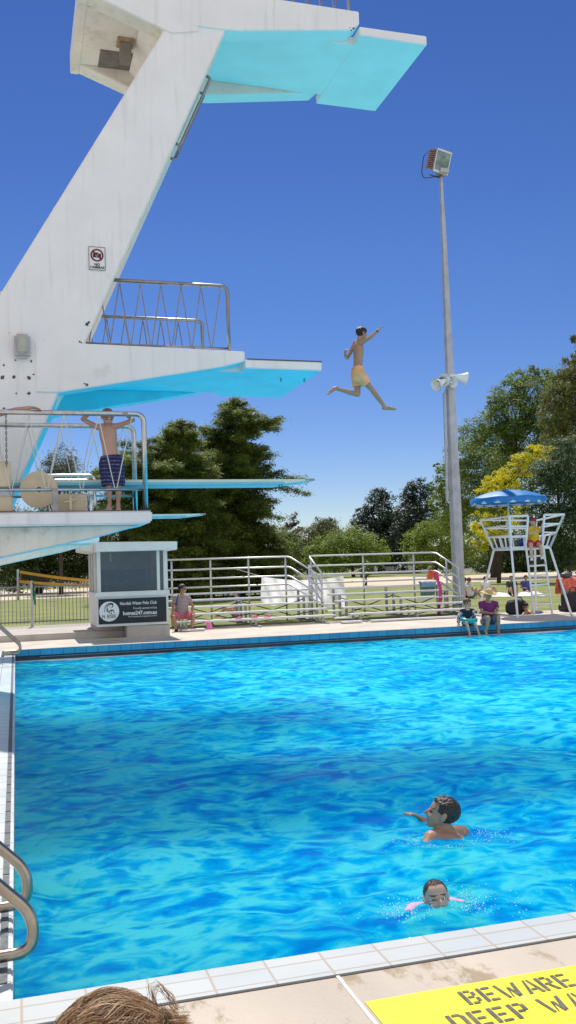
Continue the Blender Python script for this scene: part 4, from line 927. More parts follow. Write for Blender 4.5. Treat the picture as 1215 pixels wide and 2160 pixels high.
# big feathery conifers behind the boards: whorled boughs carrying flat, slightly drooping sprays
def conifer(label, Yd, bx, apex, base_y, prof, boughs, leaf_px=3.4, tw_px=20, seed=1, first=.0):
    """prof: (py, reach left, reach right) in measured pixels from the stem"""
    rg = np.random.default_rng(seed); m = mpp(Yd); A = py_(apex[0], apex[1], Yd); B = py_(bx, 1200, Yd); B.z = -.05
    t = thing('conifer_tree', label, 'tree', B); bm = bmesh.new(); tube(bm, [B, B.lerp(A,.3), B.lerp(A,.7), A], [tw_px*.55*m, tw_px*.42*m, tw_px*.2*m, .02], 9)
    ys = [p[0] for p in prof]; Cs, Ns, Us = [], [], []
    for k in range(boughs):
        py = apex[1]+6+(base_y-apex[1]-6)*((k+rg.random())/boughs)**.82; lr, rr = np.interp(py, ys, [p[1] for p in prof]), np.interp(py, ys, [p[2] for p in prof])
        az = rg.random()*6.283; q = math.cos(az); reach = (rr if q > 0 else lr)*m*(.42+.66*rg.random()**.8); reach *= .75+.25*abs(q)
        f = (py-apex[1])/(1200-apex[1]); S = A.lerp(B, min(.98, f)); dirv = V((SIDE.x*q+AWAY.x*math.sin(az), SIDE.y*q+AWAY.y*math.sin(az), 0))
        rise = rg.uniform(-.16,.40); E = S+dirv*reach+Z*(reach*rise); mid = S.lerp(E,.55)+Z*reach*.08
        tube(bm, [S, mid, E], [max(.02,tw_px*.1*m*(.4+.6*f)), .03*m*tw_px*.8, .012], 5)
        ns = max(3, int(reach/(9*m)))
        for j in range(ns*2):
            u = .22+.80*((j+rg.random())/(ns*2)); c = (S.lerp(mid, u/.55) if u < .55 else mid.lerp(E, (u-.55)/.45))
            side = dirv.cross(Z); off = rg.normal()*reach*.16*(1.2-u); c = c+side*off-Z*abs(rg.normal())*2.2*m
            if c.z < .4: continue
            rad = (5+9*rg.random()**1.5)*m*(.8+.5*f); nl = int(34+16*rg.random())
            o = rg.normal(size=(nl,3))*np.array([rad*.62,rad*.62,rad*.42]); Cs.append(np.array(c)+o)
            Ns.append(rg.normal(size=(nl,3))*.45+np.array([0,0,1.])+o/rad*.3)
    done(bm, 'trunk', M['bark'], t, True)
    C = np.concatenate(Cs); N = np.concatenate(Ns); N /= np.linalg.norm(N,axis=1)[:,None]
    leaf_mesh('crown', C, N, leaf_px*m*2.1*(.6+.8*rg.random(len(C))), leaf_px*m*.62*(.6+.7*rg.random(len(C))), LM['conifer'], t, .25)
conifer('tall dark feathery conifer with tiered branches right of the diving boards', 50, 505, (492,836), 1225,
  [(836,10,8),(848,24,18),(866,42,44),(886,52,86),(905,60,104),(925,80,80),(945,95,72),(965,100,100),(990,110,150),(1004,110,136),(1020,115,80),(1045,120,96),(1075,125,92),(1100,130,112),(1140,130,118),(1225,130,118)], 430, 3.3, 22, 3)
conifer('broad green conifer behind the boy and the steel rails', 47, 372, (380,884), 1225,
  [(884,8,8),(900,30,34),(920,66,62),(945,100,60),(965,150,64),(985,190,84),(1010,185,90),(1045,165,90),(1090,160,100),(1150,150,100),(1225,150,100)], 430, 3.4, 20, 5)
tree('silver_tree', 'small silvery leaved tree glimpsed between the rails of the springboard stand', 'tree', 70, [(128,975,32),(112,990,30),(145,1000,32),(120,1030,40),(150,1050,40),(95,1020,26),(125,1090,45)], LM['silver'], 4.4, 8, 1, .3, (128,8))
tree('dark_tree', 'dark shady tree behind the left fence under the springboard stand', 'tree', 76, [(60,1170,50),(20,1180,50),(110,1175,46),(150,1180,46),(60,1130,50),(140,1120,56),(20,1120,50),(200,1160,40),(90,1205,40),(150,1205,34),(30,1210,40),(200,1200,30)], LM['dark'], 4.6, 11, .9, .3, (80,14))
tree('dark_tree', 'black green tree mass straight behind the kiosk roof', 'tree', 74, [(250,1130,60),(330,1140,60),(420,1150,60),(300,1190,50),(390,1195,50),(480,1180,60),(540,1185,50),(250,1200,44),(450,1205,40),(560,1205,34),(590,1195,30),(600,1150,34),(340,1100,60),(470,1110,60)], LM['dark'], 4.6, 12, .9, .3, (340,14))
# mid distance
tree('olive_tree', 'low grey green tree right of the big conifer', 'tree', 150, [(640,1150,36),(615,1160,30),(665,1135,32),(690,1120,28),(655,1170,36),(690,1150,36),(620,1180,26)], LM['olive'], 4.4, 10, .9, .3, (650,6))
tree('round_tree', 'distant dark round tree on the skyline left of the spruces', 'tree', 170, [(687,1108,22),(670,1118,20),(705,1116,20),(690,1130,30)], LM['dark'], 4, 9, 1, .3, (687,5))
tree('rusty_tree', 'small rust coloured tree peeping out beside the conifer', 'tree', 160, [(618,1098,14),(612,1115,16),(625,1120,14),(620,1140,18)], LM['rusty'], 3.8, 9, 1, .3, (618,4))
tree('lime_tree', 'sunlit yellow green tree behind the middle of the bleachers', 'tree', 105, [(700,1150,40,.7),(745,1140,40,.7),(780,1150,34,.7),(660,1170,30,.7),(720,1172,46,.7),(770,1175,40,.7),(690,1185,32,.7),(800,1170,24,.7)], LM['lime'], 4.2, 8, .7, .3, (745,7))
tree('spruce_tree', 'dark spruce with ragged top left of the light pole, the lower of two', 'tree', 125, [(800,1045,18),(790,1062,24),(815,1060,20),(765,1080,16),(757,1100,16),(800,1090,36),(770,1115,34),(830,1110,36),(800,1140,44),(760,1150,30),(840,1150,44)], LM['spruce'], 4.2, 10, 1, .28, (800,8,(800,1030)), aspect=2)
tree('spruce_tree', 'taller dark spruce touching the light pole on its left', 'tree', 120, [(888,1025,18),(870,1035,22),(905,1040,18),(860,1055,22),(890,1060,30),(860,1090,36),(900,1090,32),(880,1120,40),(850,1130,36),(920,1110,26)], LM['spruce'], 4.2, 10, 1, .28, (880,8,(888,1012)), aspect=2)
tree('lime_tree', 'bright green spreading tree just left of the light pole', 'tree', 92, [(895,1120,34,.7),(930,1110,32,.7),(870,1145,30,.7),(915,1150,42,.7),(945,1140,30,.7),(960,1165,30,.7),(890,1175,34,.7),(935,1180,36,.7),(1000,1130,26,.7),(990,1165,34,.7)], LM['lime'], 4.4, 8, .7, .3, (915,8))
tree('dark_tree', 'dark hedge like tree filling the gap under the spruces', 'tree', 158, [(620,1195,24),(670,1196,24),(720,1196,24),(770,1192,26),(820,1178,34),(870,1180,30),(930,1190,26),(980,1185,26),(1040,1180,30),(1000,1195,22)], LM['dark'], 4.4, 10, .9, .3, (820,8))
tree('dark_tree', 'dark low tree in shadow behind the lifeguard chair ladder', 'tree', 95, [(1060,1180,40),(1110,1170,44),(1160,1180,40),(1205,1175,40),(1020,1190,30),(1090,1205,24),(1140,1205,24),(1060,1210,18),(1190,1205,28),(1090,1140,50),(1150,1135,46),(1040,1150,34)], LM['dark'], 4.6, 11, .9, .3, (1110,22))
# right hand mass
tree('broadleaf_tree', 'huge green broadleaf tree with rounded crown behind the speakers', 'tree', 72, [(1118,785,22),(1090,800,26),(1150,790,22),(1070,830,36),(1120,830,46),(1165,825,40),(1045,850,24),(1040,890,40),(1090,880,56),(1150,880,56),(1000,915,40),(1050,930,56),(1110,930,60),(980,960,40),(1020,985,56),(1080,985,60),(955,1000,38),(930,1020,24),(1000,1040,60),(960,1060,44),(925,1060,22),(1060,1050,60),(1010,1090,56),(955,1105,40),(1170,940,50),(1180,1000,50),(928,985,14)], LM['broad'], 4.4, 10, .85, .25, (1040,14,(1110,800)), depth=1.4)
tree('casuarina_tree', 'brownish drooping casuarina at the right edge of the photo', 'tree', 64, [(1214,718,10),(1210,765,26),(1195,800,32),(1225,800,40),(1180,840,36),(1215,850,44),(1165,880,34),(1200,900,44),(1240,900,50),(1180,920,34),(1220,950,50)], LM['casuarina'], 4.4, 9, 1, .3, (1225,10,(1222,720)), aspect=3, droop=.9)
tree('yellow_tree', 'golden yellow tree glowing behind the blue umbrella', 'tree', 55, [(1125,955,22),(1150,952,20),(1100,970,24),(1160,970,22),(1070,995,26),(1110,990,26),(1040,1020,24),(1075,1025,26),(1015,1035,14),(1020,1060,18),(1050,1055,22),(1100,1075,20),(1085,1095,18),(1030,1095,20),(1010,1110,18),(1030,1130,22),(1015,1150,18),(1050,1120,22),(1060,1085,16),(1005,1085,10)], LM['yellow'], 4.2, 9, .75, .28, (1050,8), depth=.7)
tree('glossy_tree', 'dark glossy leaved tree on the right behind the lifeguard', 'tree', 50, [(1180,960,36),(1215,950,40),(1150,1000,34),(1195,1010,50),(1230,1020,50),(1130,1040,34),(1180,1060,56),(1225,1080,50),(1140,1090,44),(1190,1120,56),(1130,1130,36),(1225,1140,46),(1165,1160,44),(1215,1180,36),(1120,1090,24)], LM['glossy'], 4.6, 10, 1, .26, (1180,14), depth=1.1)
tree('sapling', 'thin bare stemmed sapling on the lawn seen through the right bleacher', 'tree', 62, [(772,1215,12),(764,1206,9),(782,1205,9)], LM['dark'], 4, 5, .7, .3, (770,5))
tree('shrub', 'pale spiky shrub on the lawn behind the right leg of the chair', 'shrub', 70, [(1196,1205,12),(1188,1196,9),(1206,1196,9),(1197,1190,8)], LM['olive'], 3.6, 4, .8, .3, (1197,3))
# far tree line closing the horizon on both sides (nobody could count it)
C = []; N = []
for k in range(900):
    x = rng.uniform(-420, 700); y = 330+rng.uniform(0,60); r = rng.uniform(4,8.5); z = rng.uniform(1,7)
    q = 26; C.append(np.array([x,y,z])+rng.normal(size=(q,3))*np.array([r*.5,r*.4,r*.33])); N.append(rng.normal(size=(q,3))+np.array([0,-.3,.8]))
C = np.concatenate(C); N = np.concatenate(N); N /= np.linalg.norm(N,axis=1)[:,None]; C[:,2] = np.maximum(C[:,2], .3)
struct(leaf_mesh('distant_wood', C, N, rng.uniform(1.2,2.4,len(C)), rng.uniform(.9,1.6,len(C)), LM['dark'], None), 'stuff')
# ------------------------------------------------------------------ people
def limb(bm, pts, rad, n=10):
    """tapered limb through the joints, with a ball at each joint so bends stay full"""
    P = [V(p) for p in pts]
    for a, b, ra, rb in zip(P, P[1:], rad, rad[1:]):
        tube(bm, [a,b], [ra,rb], n)
    for p, r in zip(P, rad): ball(bm, p, (r,r,r))
def basis(f, u):
    f = V(f).normalized(); u = V(u); u = (u-f*u.dot(f)).normalized(); return f.cross(u), f, u      # right, forward, up
def hand(bm, w, d, n, s, curl=.35, side=1, spread=.12):
    d = V(d).normalized(); n = V(n); n = (n-d*n.dot(d)).normalized(); a = d.cross(n)*side
    loft(bm, [(w-d*.01*s,a,n,.024*s,.018*s),(w+d*.03*s,a,n,.036*s,.016*s),(w+d*.07*s,a,n,.042*s,.015*s),(w+d*.088*s,a,n,.040*s,.012*s)], 10)
    for k, (o, ln) in enumerate(((-.031,.072),(-.011,.082),(.010,.077),(.030,.060))):
        b = w+d*.08*s+a*o*s; dd = (d+a*(o*spread*30*.3)).normalized(); p = [b]
        for j in range(3):
            ang = curl*(j+.6); q = dd*math.cos(ang)-n*math.sin(ang); p.append(p[-1]+q*ln*s*(.42,.32,.26)[j])
        limb(bm, p, [r*s for r in (.0105,.0098,.009,.0075)], 7)
    t0 = w+d*.022*s-a*.03*s; p = [t0, t0+(d*.6-a*.8).normalized()*.035*s, t0+(d*.6-a*.8).normalized()*.035*s+(d*.9-a*.35-n*.3*curl).normalized()*.035*s]
    limb(bm, p, [r*s for r in (.014,.012,.009)], 7)
def foot(bm, an, toe, s):
    an = V(an); toe = V(toe); d = (toe-an); side = d.cross(Z); side = side.normalized() if side.length > 1e-4 else X
    nn = side.cross(d.normalized())
    heel = an-d.normalized()*.045*s-nn*.03*s
    limb(bm, [an, heel+nn*.02*s], [.036*s,.034*s])
    ball_ = an+d*.68-nn*.028*s
    limb(bm, [an+d*.08, an+d*.35-nn*.012*s, ball_], [.038*s,.036*s,.030*s]); limb(bm, [heel+nn*.012*s, ball_], [.030*s,.028*s])
    for k in range(5):
        o = (k-2)*.017*s; b = ball_+side*o; limb(bm, [b, b+d.normalized()*(.055-.006*abs(k-1))*s], [.013*s,.010*s], 6)
def headgeo(bm, c, ax, H):
    r, f, u = ax; c = V(c)
    def e(x, y, z, a, b, d): ball(bm, c+r*(x*H)+f*(y*H)+u*(z*H), (a*H,b*H,d*H), ax, 3)
    e(0,-.06,.14,.345,.415,.36); e(0,.10,-.10,.285,.30,.33); e(0,.17,-.26,.20,.20,.20); e(0,.27,-.41,.095,.085,.075)
    e(0,.27,.07,.24,.10,.06); e(-.15,.27,-.14,.11,.10,.10); e(.15,.27,-.14,.11,.10,.10)
    tube(bm, [c+f*(.34*H)+u*(.05*H), c+f*(.43*H)-u*(.07*H), c+f*(.455*H)-u*(.13*H)], [.035*H,.05*H,.06*H], 8); e(0,.45,-.135,.055,.055,.045); e(-.055,.39,-.15,.045,.05,.035); e(.055,.39,-.15,.045,.05,.035)
    e(0,.345,-.245,.105,.055,.028); e(0,.335,-.295,.09,.055,.03)
    for s in (-1,1):
        e(s*.345,-.04,-.03,.045,.085,.13); e(s*.375,-.07,.03,.03,.07,.085)
def facemat(o, c, ax, H, closed=False):
    r, f, u = ax; c = V(c)
    for m in ('eye','lip','brow','lid'): o.data.materials.append(M[m])
    for p in o.data.polygons:
        d = p.center-c
        if d.length > .7*H: continue
        x, y, z = d.dot(r)/H, d.dot(f)/H, d.dot(u)/H
        if y < .15: continue
        for s in (-1,1):
            q = ((x-s*.145)/.075)**2+((z+.005)/(.018 if closed else .034))**2
            if q < 1: p.material_index = 1
            elif closed and ((x-s*.145)/.10)**2+((z-.01)/.06)**2 < 1: p.material_index = 4
            if ((x-s*.15)/.11)**2+((z-.095-.02*abs(x-s*.15)/.1)/.022)**2 < 1: p.material_index = 3
        if (x/.12)**2+((z+.268)/.035)**2 < 1 and y > .25: p.material_index = 2
def hair(c, ax, H, material, parent, front=.22, nape=-.22, thick=.05, rough=.03, side=-.02, name='hair', fringe=0):
    r, f, u = ax; c = V(c); bm = bmesh.new(); g = bmesh.ops.create_icosphere(bm, subdivisions=5, radius=1)['verts']; kill = []
    for v in g:
        p = v.co; nz = mnoise.noise(p*6)*rough+mnoise.noise(V((p.x*22,p.y*22,p.z*7)))*rough*.8
        k = 1+thick+nz; q = V((p.x*.352*k, -.055+p.y*.425*k, .14+p.z*.37*k))
        lim = front+.25*max(0,q.z-.2)*0
        keep = (q.y < .02 and q.z > nape+.25*max(0,q.y+.25)) or (q.z > front+ (fringe*math.sin(q.x*14)*.04)) or (q.y < .16 and q.z > side+.6*max(0,q.y))
        if not keep: kill.append(v)
        v.co = c+r*(q.x*H)+f*(q.y*H)+u*(q.z*H)
    bmesh.ops.delete(bm, geom=kill, context='VERTS')
    o = done(bm, name, material, parent, True)
    return o
def person(label, J, s, sk, vox=.008, hs=None, w=1., fingers=True, group=None, hands=None, face=True, closed=False, torso=True, legs=True, feet=True, loc=None, limbw=1.):
    """J: joints. head, f(acing), u(p), neck, sh, el, wr, hip, kn, an, toe (pairs), belly optional"""
    hs = hs or .235*s; ax = basis(J['f'], J.get('u', Z)); bm = bmesh.new()
    headgeo(bm, J['head'], ax, hs)
    shA, shB = J['sh']; hpA, hpB = J['hip']; mid = (V(shA)+V(shB))*.5; pel = (V(hpA)+V(hpB))*.5; neck = V(J['neck'])
    la = (V(shB)-V(shA)).normalized(); lb = (V(hpB)-V(hpA)).normalized(); sp = (mid-pel).normalized()
    stn = []
    for t, ra, rb in ((-.22,.09,.08),(-.12,.15,.112),(.05,.165,.118),(.3,.142,.102),(.5,.142,.106),(.72,.163,.118),(.9,.165,.108),(1.0,.14,.08),(1.08,.085,.062)):
        a = lb.lerp(la, min(1,max(0,t))).normalized(); b = sp.cross(a).normalized(); a = b.cross(sp)
        c = pel.lerp(mid, t)
        if t > 1: c = mid.lerp(neck,.5)
        stn.append((c, a, b, ra*s*w, rb*s*w))
    loft(bm, stn, 20)
    limb(bm, [mid.lerp(neck,.2), neck, V(J['head'])-ax[2]*hs*.25-ax[1]*hs*.06], [.075*s*w,.056*s,.05*s])
    lw = limbw
    for i in (0,1):
        sh, el, wr = V(J['sh'][i]), V(J['el'][i]), V(J['wr'][i])
        limb(bm, [mid.lerp(neck,.3).lerp(sh,.45), sh, sh.lerp(el,.4), el, el.lerp(wr,.3), wr], [x*s*lw for x in (.06,.056,.046,.038,.041,.027)])
        hd = (hands or {}).get(i, {}); d = hd.get('d', wr-el)
        if fingers: hand(bm, wr, d, hd.get('n', Z), s*1.0, hd.get('curl',.35), hd.get('side', 1))
        else: limb(bm, [wr, wr+V(d).normalized()*.12*s], [.03*s,.03*s])
        if legs:
            hp, kn, an = V(J['hip'][i]), V(J['kn'][i]), V(J['an'][i])
            limb(bm, [hp, hp.lerp(kn,.35), hp.lerp(kn,.8), kn, kn.lerp(an,.3), kn.lerp(an,.75), an], [x*s*lw for x in (.09,.08,.062,.054,.057,.041,.034)])
            if feet: foot(bm, an, J['toe'][i], s)
    o = remeshed(bm, 'person', vox, M[sk], None, 3)
    o['label'] = label; o['category'] = 'person'
    if group: o['group'] = group
    if face: facemat(o, J['head'], ax, hs, closed)
    o['_ax'] = 0; del o['_ax']
    return o, ax, hs
def shorts(J, s, material, par, frac=.55, infl=1.13, vox=.009, top=.28, name='shorts', hem=1.0):
    bm = bmesh.new(); shA, shB = J['sh']; hpA, hpB = J['hip']; mid = (V(shA)+V(shB))*.5; pel = (V(hpA)+V(hpB))*.5
    lb = (V(hpB)-V(hpA)).normalized(); sp = (mid-pel).normalized(); b = sp.cross(lb).normalized(); a = b.cross(sp)
    loft(bm, [(pel.lerp(mid,t),a,b,ra*s*infl,rb*s*infl) for t, ra, rb in ((-.24,.10,.09),(-.12,.155,.118),(.05,.168,.122),(top,.146,.106))], 20)
    for i in (0,1):
        hp, kn = V(J['hip'][i]), V(J['kn'][i]); tube(bm, [hp, hp.lerp(kn,frac*.5), hp.lerp(kn,frac)], [.098*s*infl,.098*s*infl*hem,.096*s*infl*hem], 14); ball(bm, hp, (.096*s*infl,)*3)
    return remeshed(bm, name, vox, material, par, 2)
def shirt(J, s, material, par, sleeve=.5, infl=1.1, vox=.010, low=.0, w=1., name='shirt'):
    bm = bmesh.new(); shA, shB = J['sh']; hpA, hpB = J['hip']; mid = (V(shA)+V(shB))*.5; pel = (V(hpA)+V(hpB))*.5; neck = V(J['neck'])
    la = (V(shB)-V(shA)).normalized(); lb = (V(hpB)-V(hpA)).normalized(); sp = (mid-pel).normalized(); st = []
    for t, ra, rb in ((low,.168,.125),(.3,.155,.118),(.5,.155,.118),(.72,.166,.122),(.9,.168,.114),(1.0,.146,.086),(1.05,.10,.072)):
        a = lb.lerp(la, min(1,max(0,t))).normalized(); b = sp.cross(a).normalized(); a = b.cross(sp); c = pel.lerp(mid,t)
        if t > 1: c = mid.lerp(neck,.25)
        st.append((c,a,b,ra*s*infl*w,rb*s*infl*w))
    loft(bm, st, 20)
    for i in (0,1):
        sh, el = V(J['sh'][i]), V(J['el'][i]); tube(bm, [mid.lerp(neck,.25).lerp(sh,.4), sh, sh.lerp(el,sleeve*.6), sh.lerp(el,sleeve)], [.066*s*infl,.064*s*infl,.058*s*infl,.056*s*infl], 12); ball(bm, sh, (.064*s*infl,)*3)
    return remeshed(bm, name, vox, material, par, 2)
P = py_
# ---- the jumper
Yj = 14.2; D = .12
J = dict(head=P(763,704,Yj), f=V((.93,.15,-.18)), u=V((.12,0,1)), neck=P(757,718,Yj),
 sh=(P(763,722,Yj-.11), P(750,723,Yj+.14)), el=(P(781,712,Yj-.24), P(733,755,Yj+.20)), wr=(P(797,697,Yj-.30), P(727.5,750,Yj+.05)),
 hip=(P(757,790,Yj-.07), P(752,789,Yj+.08)), kn=(P(784,821,Yj-.06), P(755,833,Yj+.06)), an=(P(813,860,Yj-.05), P(706,819,Yj+.05)), toe=(P(840,860,Yj-.06), P(685,831,Yj+.05)))
J['kn'] = (P(784,821,Yj-.06), P(755,832,Yj+.06))
jp, ax, hs = person('boy in orange swim shorts leaping through the air off the middle platform', J, .80, 'skin1', .0062, .215, w=.88, hands={0:dict(d=P(815,682,Yj-.33)-P(797,697,Yj-.30), n=V((-.5,.2,.8)), curl=.08), 1:dict(d=V((-.1,-.5,.55)), n=V((-.9,0,-.2)), curl=.5, side=-1)})
hair(J['head'], ax, hs, M['hairblack'], jp, .24, -.30, .10, .03, -.08)
sj = shorts(J, .80, M['orangeshorts'], jp, .62, 1.16, .008, .22, hem=1.0)
tubeo('wrist_band', [J['wr'][0].lerp(J['el'][0],.05), J['wr'][0].lerp(J['el'][0],.13)], .034*.85, M['black'], jp, 12)
# ---- boy at the rail
Yb = 11.72; q = 11.55
J = dict(head=P(227,880,Yb-.06), f=V((.18,-.80,-.50)), u=V((.05,-.35,.9)), neck=P(226,897,Yb-.01),
 sh=(P(205,901,Yb), P(247,899,Yb)), el=(P(174,884,Yb-.05), P(281,886,Yb-.05)), wr=(P(193,869,q+.02), P(268,877,q+.02)),
 hip=(P(222,978,Yb), P(248,978,Yb)), kn=(P(230,1031,Yb-.01), P(250,1031,Yb-.01)), an=(P(231,1064,Yb+.02), P(249,1064,Yb+.02)), toe=(P(226,1073,Yb-.10), P(250,1073,Yb-.12)))
bo, ax, hs = person('bare chested boy in navy patterned shorts leaning on the springboard stand rail', J, .78, 'skin3', .0062, .21, w=.86, limbw=.9,
 hands={0:dict(d=V((.85,-.3,-.05)), n=V((0,-.35,1)), curl=.55, side=1), 1:dict(d=V((-.35,-.75,.35)), n=V((0.1,.2,1)), curl=.7, side=-1)})
M['hairlight'] = mat('light_brown_hair', (.17,.085,.042), .4, var=.6, scale=26, bump=.9, bscale=60)
hair(J['head'], ax, hs, M['hairlight'], bo, .27, -.25, .06, .025, -.02)
shorts(J, .78, M['patterned'], bo, .88, 1.12, .008, .22, hem=1.02)
# ---- person at the left end of the same rail, mostly outside the picture
x0 = -.62; zt = 2.345
J = dict(head=V((-.50,11.72,3.72)), f=V((.4,-.9,-.2)), neck=V((-.55,11.8,3.58)), sh=(V((-.72,11.82,3.50)), V((-.40,11.78,3.50))), el=(V((-.9,11.62,3.42)), V((-.02,11.62,3.575))), wr=(V((-.7,11.52,3.62)), V((.20,11.535,3.605))),
 hip=(V((-.72,11.8,3.05)), V((-.55,11.8,3.05))), kn=(V((-.73,11.78,2.7)), V((-.55,11.78,2.7))), an=(V((-.73,11.82,2.40)), V((-.55,11.82,2.40))), toe=(V((-.75,11.64,2.37)), V((-.53,11.64,2.37))))
lp_, ax, hs = person('person in green whose bare forearm rests along the left end of the springboard stand rail', J, .86, 'skin3', .008, hands={1:dict(d=V((1,-.08,-.10)), n=V((0,.1,1)), curl=.25, side=-1)})
hair(J['head'], ax, hs, M['hairbrown'], lp_); shirt(J, .86, M['greencloth'], lp_, .35); shorts(J, .86, M['darkcloth'], lp_, .7)
# ---- man on the bleacher
Ym = 23.95
J = dict(head=P(385,1242,Ym), f=V((.9,-.35,-.05)), neck=P(384,1254,Ym+.02), sh=(P(370,1261,Ym-.03), P(397,1261,Ym+.06)), el=(P(365,1280,Ym-.05), P(407,1279,Ym)), wr=(P(369,1296,Ym-.25), P(404,1296,Ym-.2)),
 hip=(P(375,1297,Ym), P(391,1297,Ym)), kn=(P(366,1301,Ym-.42), P(408,1299,Ym-.36)), an=(P(372,1329,Ym-.40), P(404,1329,Ym-.36)), toe=(P(369,1335,Ym-.60), P(411,1334,Ym-.55)))
mn, ax, hs = person('dark haired man in striped shirt and pink shorts on the bleacher beside the kiosk', J, .98, 'skin1', .011, .235, hands={0:dict(d=V((-.05,-.8,-.5)), n=V((0,-.4,1)), curl=.4), 1:dict(d=V((.1,-.8,-.5)), n=V((0,-.4,1)), curl=.4, side=-1)})
hair(J['head'], ax, hs, M['hairblack'], mn, .24, -.2, .10, .03, -.1)
shirt(J, .98, M['striped'], mn, .62, 1.14); shorts(J, .98, M['pinkshorts'], mn, .86, 1.1, top=.15)
bm = bmesh.new()
for s_ in (-1,1): c = J['head']+ax[1]*hs*.36+ax[0]*hs*.145*s_; ball(bm, c, (hs*.12,hs*.05,hs*.075), ax)
tube(bm, [J['head']+ax[1]*hs*.38-ax[0]*hs*.1, J['head']+ax[1]*hs*.38+ax[0]*hs*.1], hs*.03)
for s_ in (-1,1): tube(bm, [J['head']+ax[1]*hs*.33+ax[0]*hs*.25*s_, J['head']-ax[1]*hs*.02+ax[0]*hs*.36*s_], hs*.018)
done(bm, 'sunglasses', M['black'], mn, True)
tubeo('bag_strap', [P(377,1253,Ym-.14),P(373,1265,Ym-.18),P(372,1276,Ym-.16)], .018, M['bluecloth'], mn, 8)
for i in (0,1): bm = bmesh.new(); foot(bm, J['an'][i]-Z*.005, J['toe'][i], 1.18); remeshed(bm, 'shoe', .012, M['darkcloth'], mn)
# ---- girl and man sitting on the pool edge
Ye = 20.62
J = dict(head=P(986,1272,Ye+.05), f=V((.5,.55,-.1)), neck=P(984,1283,Ye+.02), sh=(P(974,1289,Ye), P(997,1288,Ye)), el=(P(968,1303,Ye+.03), P(1000,1301,Ye-.1)), wr=(P(967,1315,Ye-.08), P(993,1306,Ye-.22)),
 hip=(P(980,1314,Ye), P(994,1314,Ye)), kn=(P(984,1314,Ye-.33), P(1001,1313,Ye-.33)), an=(P(991,1337,Ye-.36), P(1010,1336,Ye-.36)), toe=(P(989,1343,Ye-.5), P(1012,1342,Ye-.5)))
J['f'] = V((.75,-.55,-.15))
gl, ax, hs = person('ginger haired girl in navy swim top sitting on the pool edge', J, .76, 'skin2', .010, .215, w=.92)
hair(J['head'], ax, hs, M['hairginger'], gl, .2, -.45, .12, .05, -.25)
shirt(J, .76, M['navy'], gl, .25, 1.12); shorts(J, .76, M['navy'], gl, .3, 1.08, top=.2, name='swim_bottoms')
M['spots'] = cloth('spotted_sleeves', (.5,.52,.58), dirt=(.03,.05,.14), dscale=16, dlo=.47, dhi=.53)
for i in (0,1): bm = bmesh.new(); tube(bm, [J['sh'][i].lerp(J['el'][i],.15), J['el'][i], J['wr'][i].lerp(J['el'][i],.2)], [.055,.05,.045], 10); done(bm, 'sleeve', M['spots'], gl, True)
rc = P(989,1307,Ye-.17); bm = bmesh.new(); rows = []
for i in range(28):
    a = 6.2832*i/28; rows.append([bm.verts.new(rc+V((math.cos(a)*(.155+.058*math.cos(b)), math.sin(a)*(.155+.058*math.cos(b)), .058*math.sin(b)+.03*math.sin(a)))) for b in [6.2832*k/12 for k in range(12)]])
for i in range(28):
    for k in range(12): bm.faces.new((rows[i][k],rows[(i+1)%28][k],rows[(i+1)%28][(k+1)%12],rows[i][(k+1)%12]))
tag(done(bm, 'swim_ring', M['tealring'], None, True), 'teal inflatable swim ring round the waist of the girl on the pool edge', 'swim ring')
J = dict(head=P(1030,1254,Ye+.05), f=V((.25,-.9,-.25)), neck=P(1029,1267,Ye+.05), sh=(P(1014,1273,Ye+.03), P(1046,1273,Ye+.03)), el=(P(1017,1291,Ye-.03), P(1049,1289,Ye-.08)), wr=(P(1036,1294,Ye-.27), P(1048,1290,Ye-.32)),
 hip=(P(1021,1311,Ye+.02), P(1037,1311,Ye+.02)), kn=(P(1030,1303,Ye-.40), P(1051,1301,Ye-.40)), an=(P(1025,1333,Ye-.36), P(1051,1331,Ye-.36)), toe=(P(1029,1341,Ye-.5), P(1054,1339,Ye-.5)))
mh, ax, hs = person('man in purple t shirt and wide straw hat sitting on the pool edge', J, .96, 'skin1', .010, .235, hands={0:dict(d=V((.9,-.2,.1)), n=V((0,-.5,1)), curl=.5), 1:dict(d=V((-.6,-.7,0)), n=V((0,-.4,1)), curl=.5, side=-1)})
shirt(J, .96, M['purple'], mh, .6, 1.12); shorts(J, .96, M['greyshorts'], mh, .75, 1.1, top=.12)
hair(J['head'], ax, hs, M['hairbrown'], mh, .26, -.2, .06)
bm = bmesh.new(); c = J['head']+ax[2]*hs*.22; prof = [(0,.40),(.22,.39),(.36,.30),(.40,.06),(.41,.02),(.62,.0),(.86,-.03),(.87,-.05),(.6,-.03),(.37,.0)]
rows = [[bm.verts.new(c+ax[0]*(rr*hs*math.cos(6.2832*k/28))+ax[1]*(rr*hs*math.sin(6.2832*k/28)+.0)+ax[2]*(z*hs+.03*hs*math.cos(2*6.2832*k/28)*rr)) for k in range(28)] for rr, z in prof[1:]]
for a, b in zip(rows, rows[1:]):
    for k in range(28): bm.faces.new((a[k],a[(k+1)%28],b[(k+1)%28],b[k]))
tp_ = bm.verts.new(c+ax[2]*.40*hs)
for k in range(28): bm.faces.new((tp_,rows[0][k],rows[0][(k+1)%28]))
done(bm, 'straw_hat', M['straw'], mh, True)
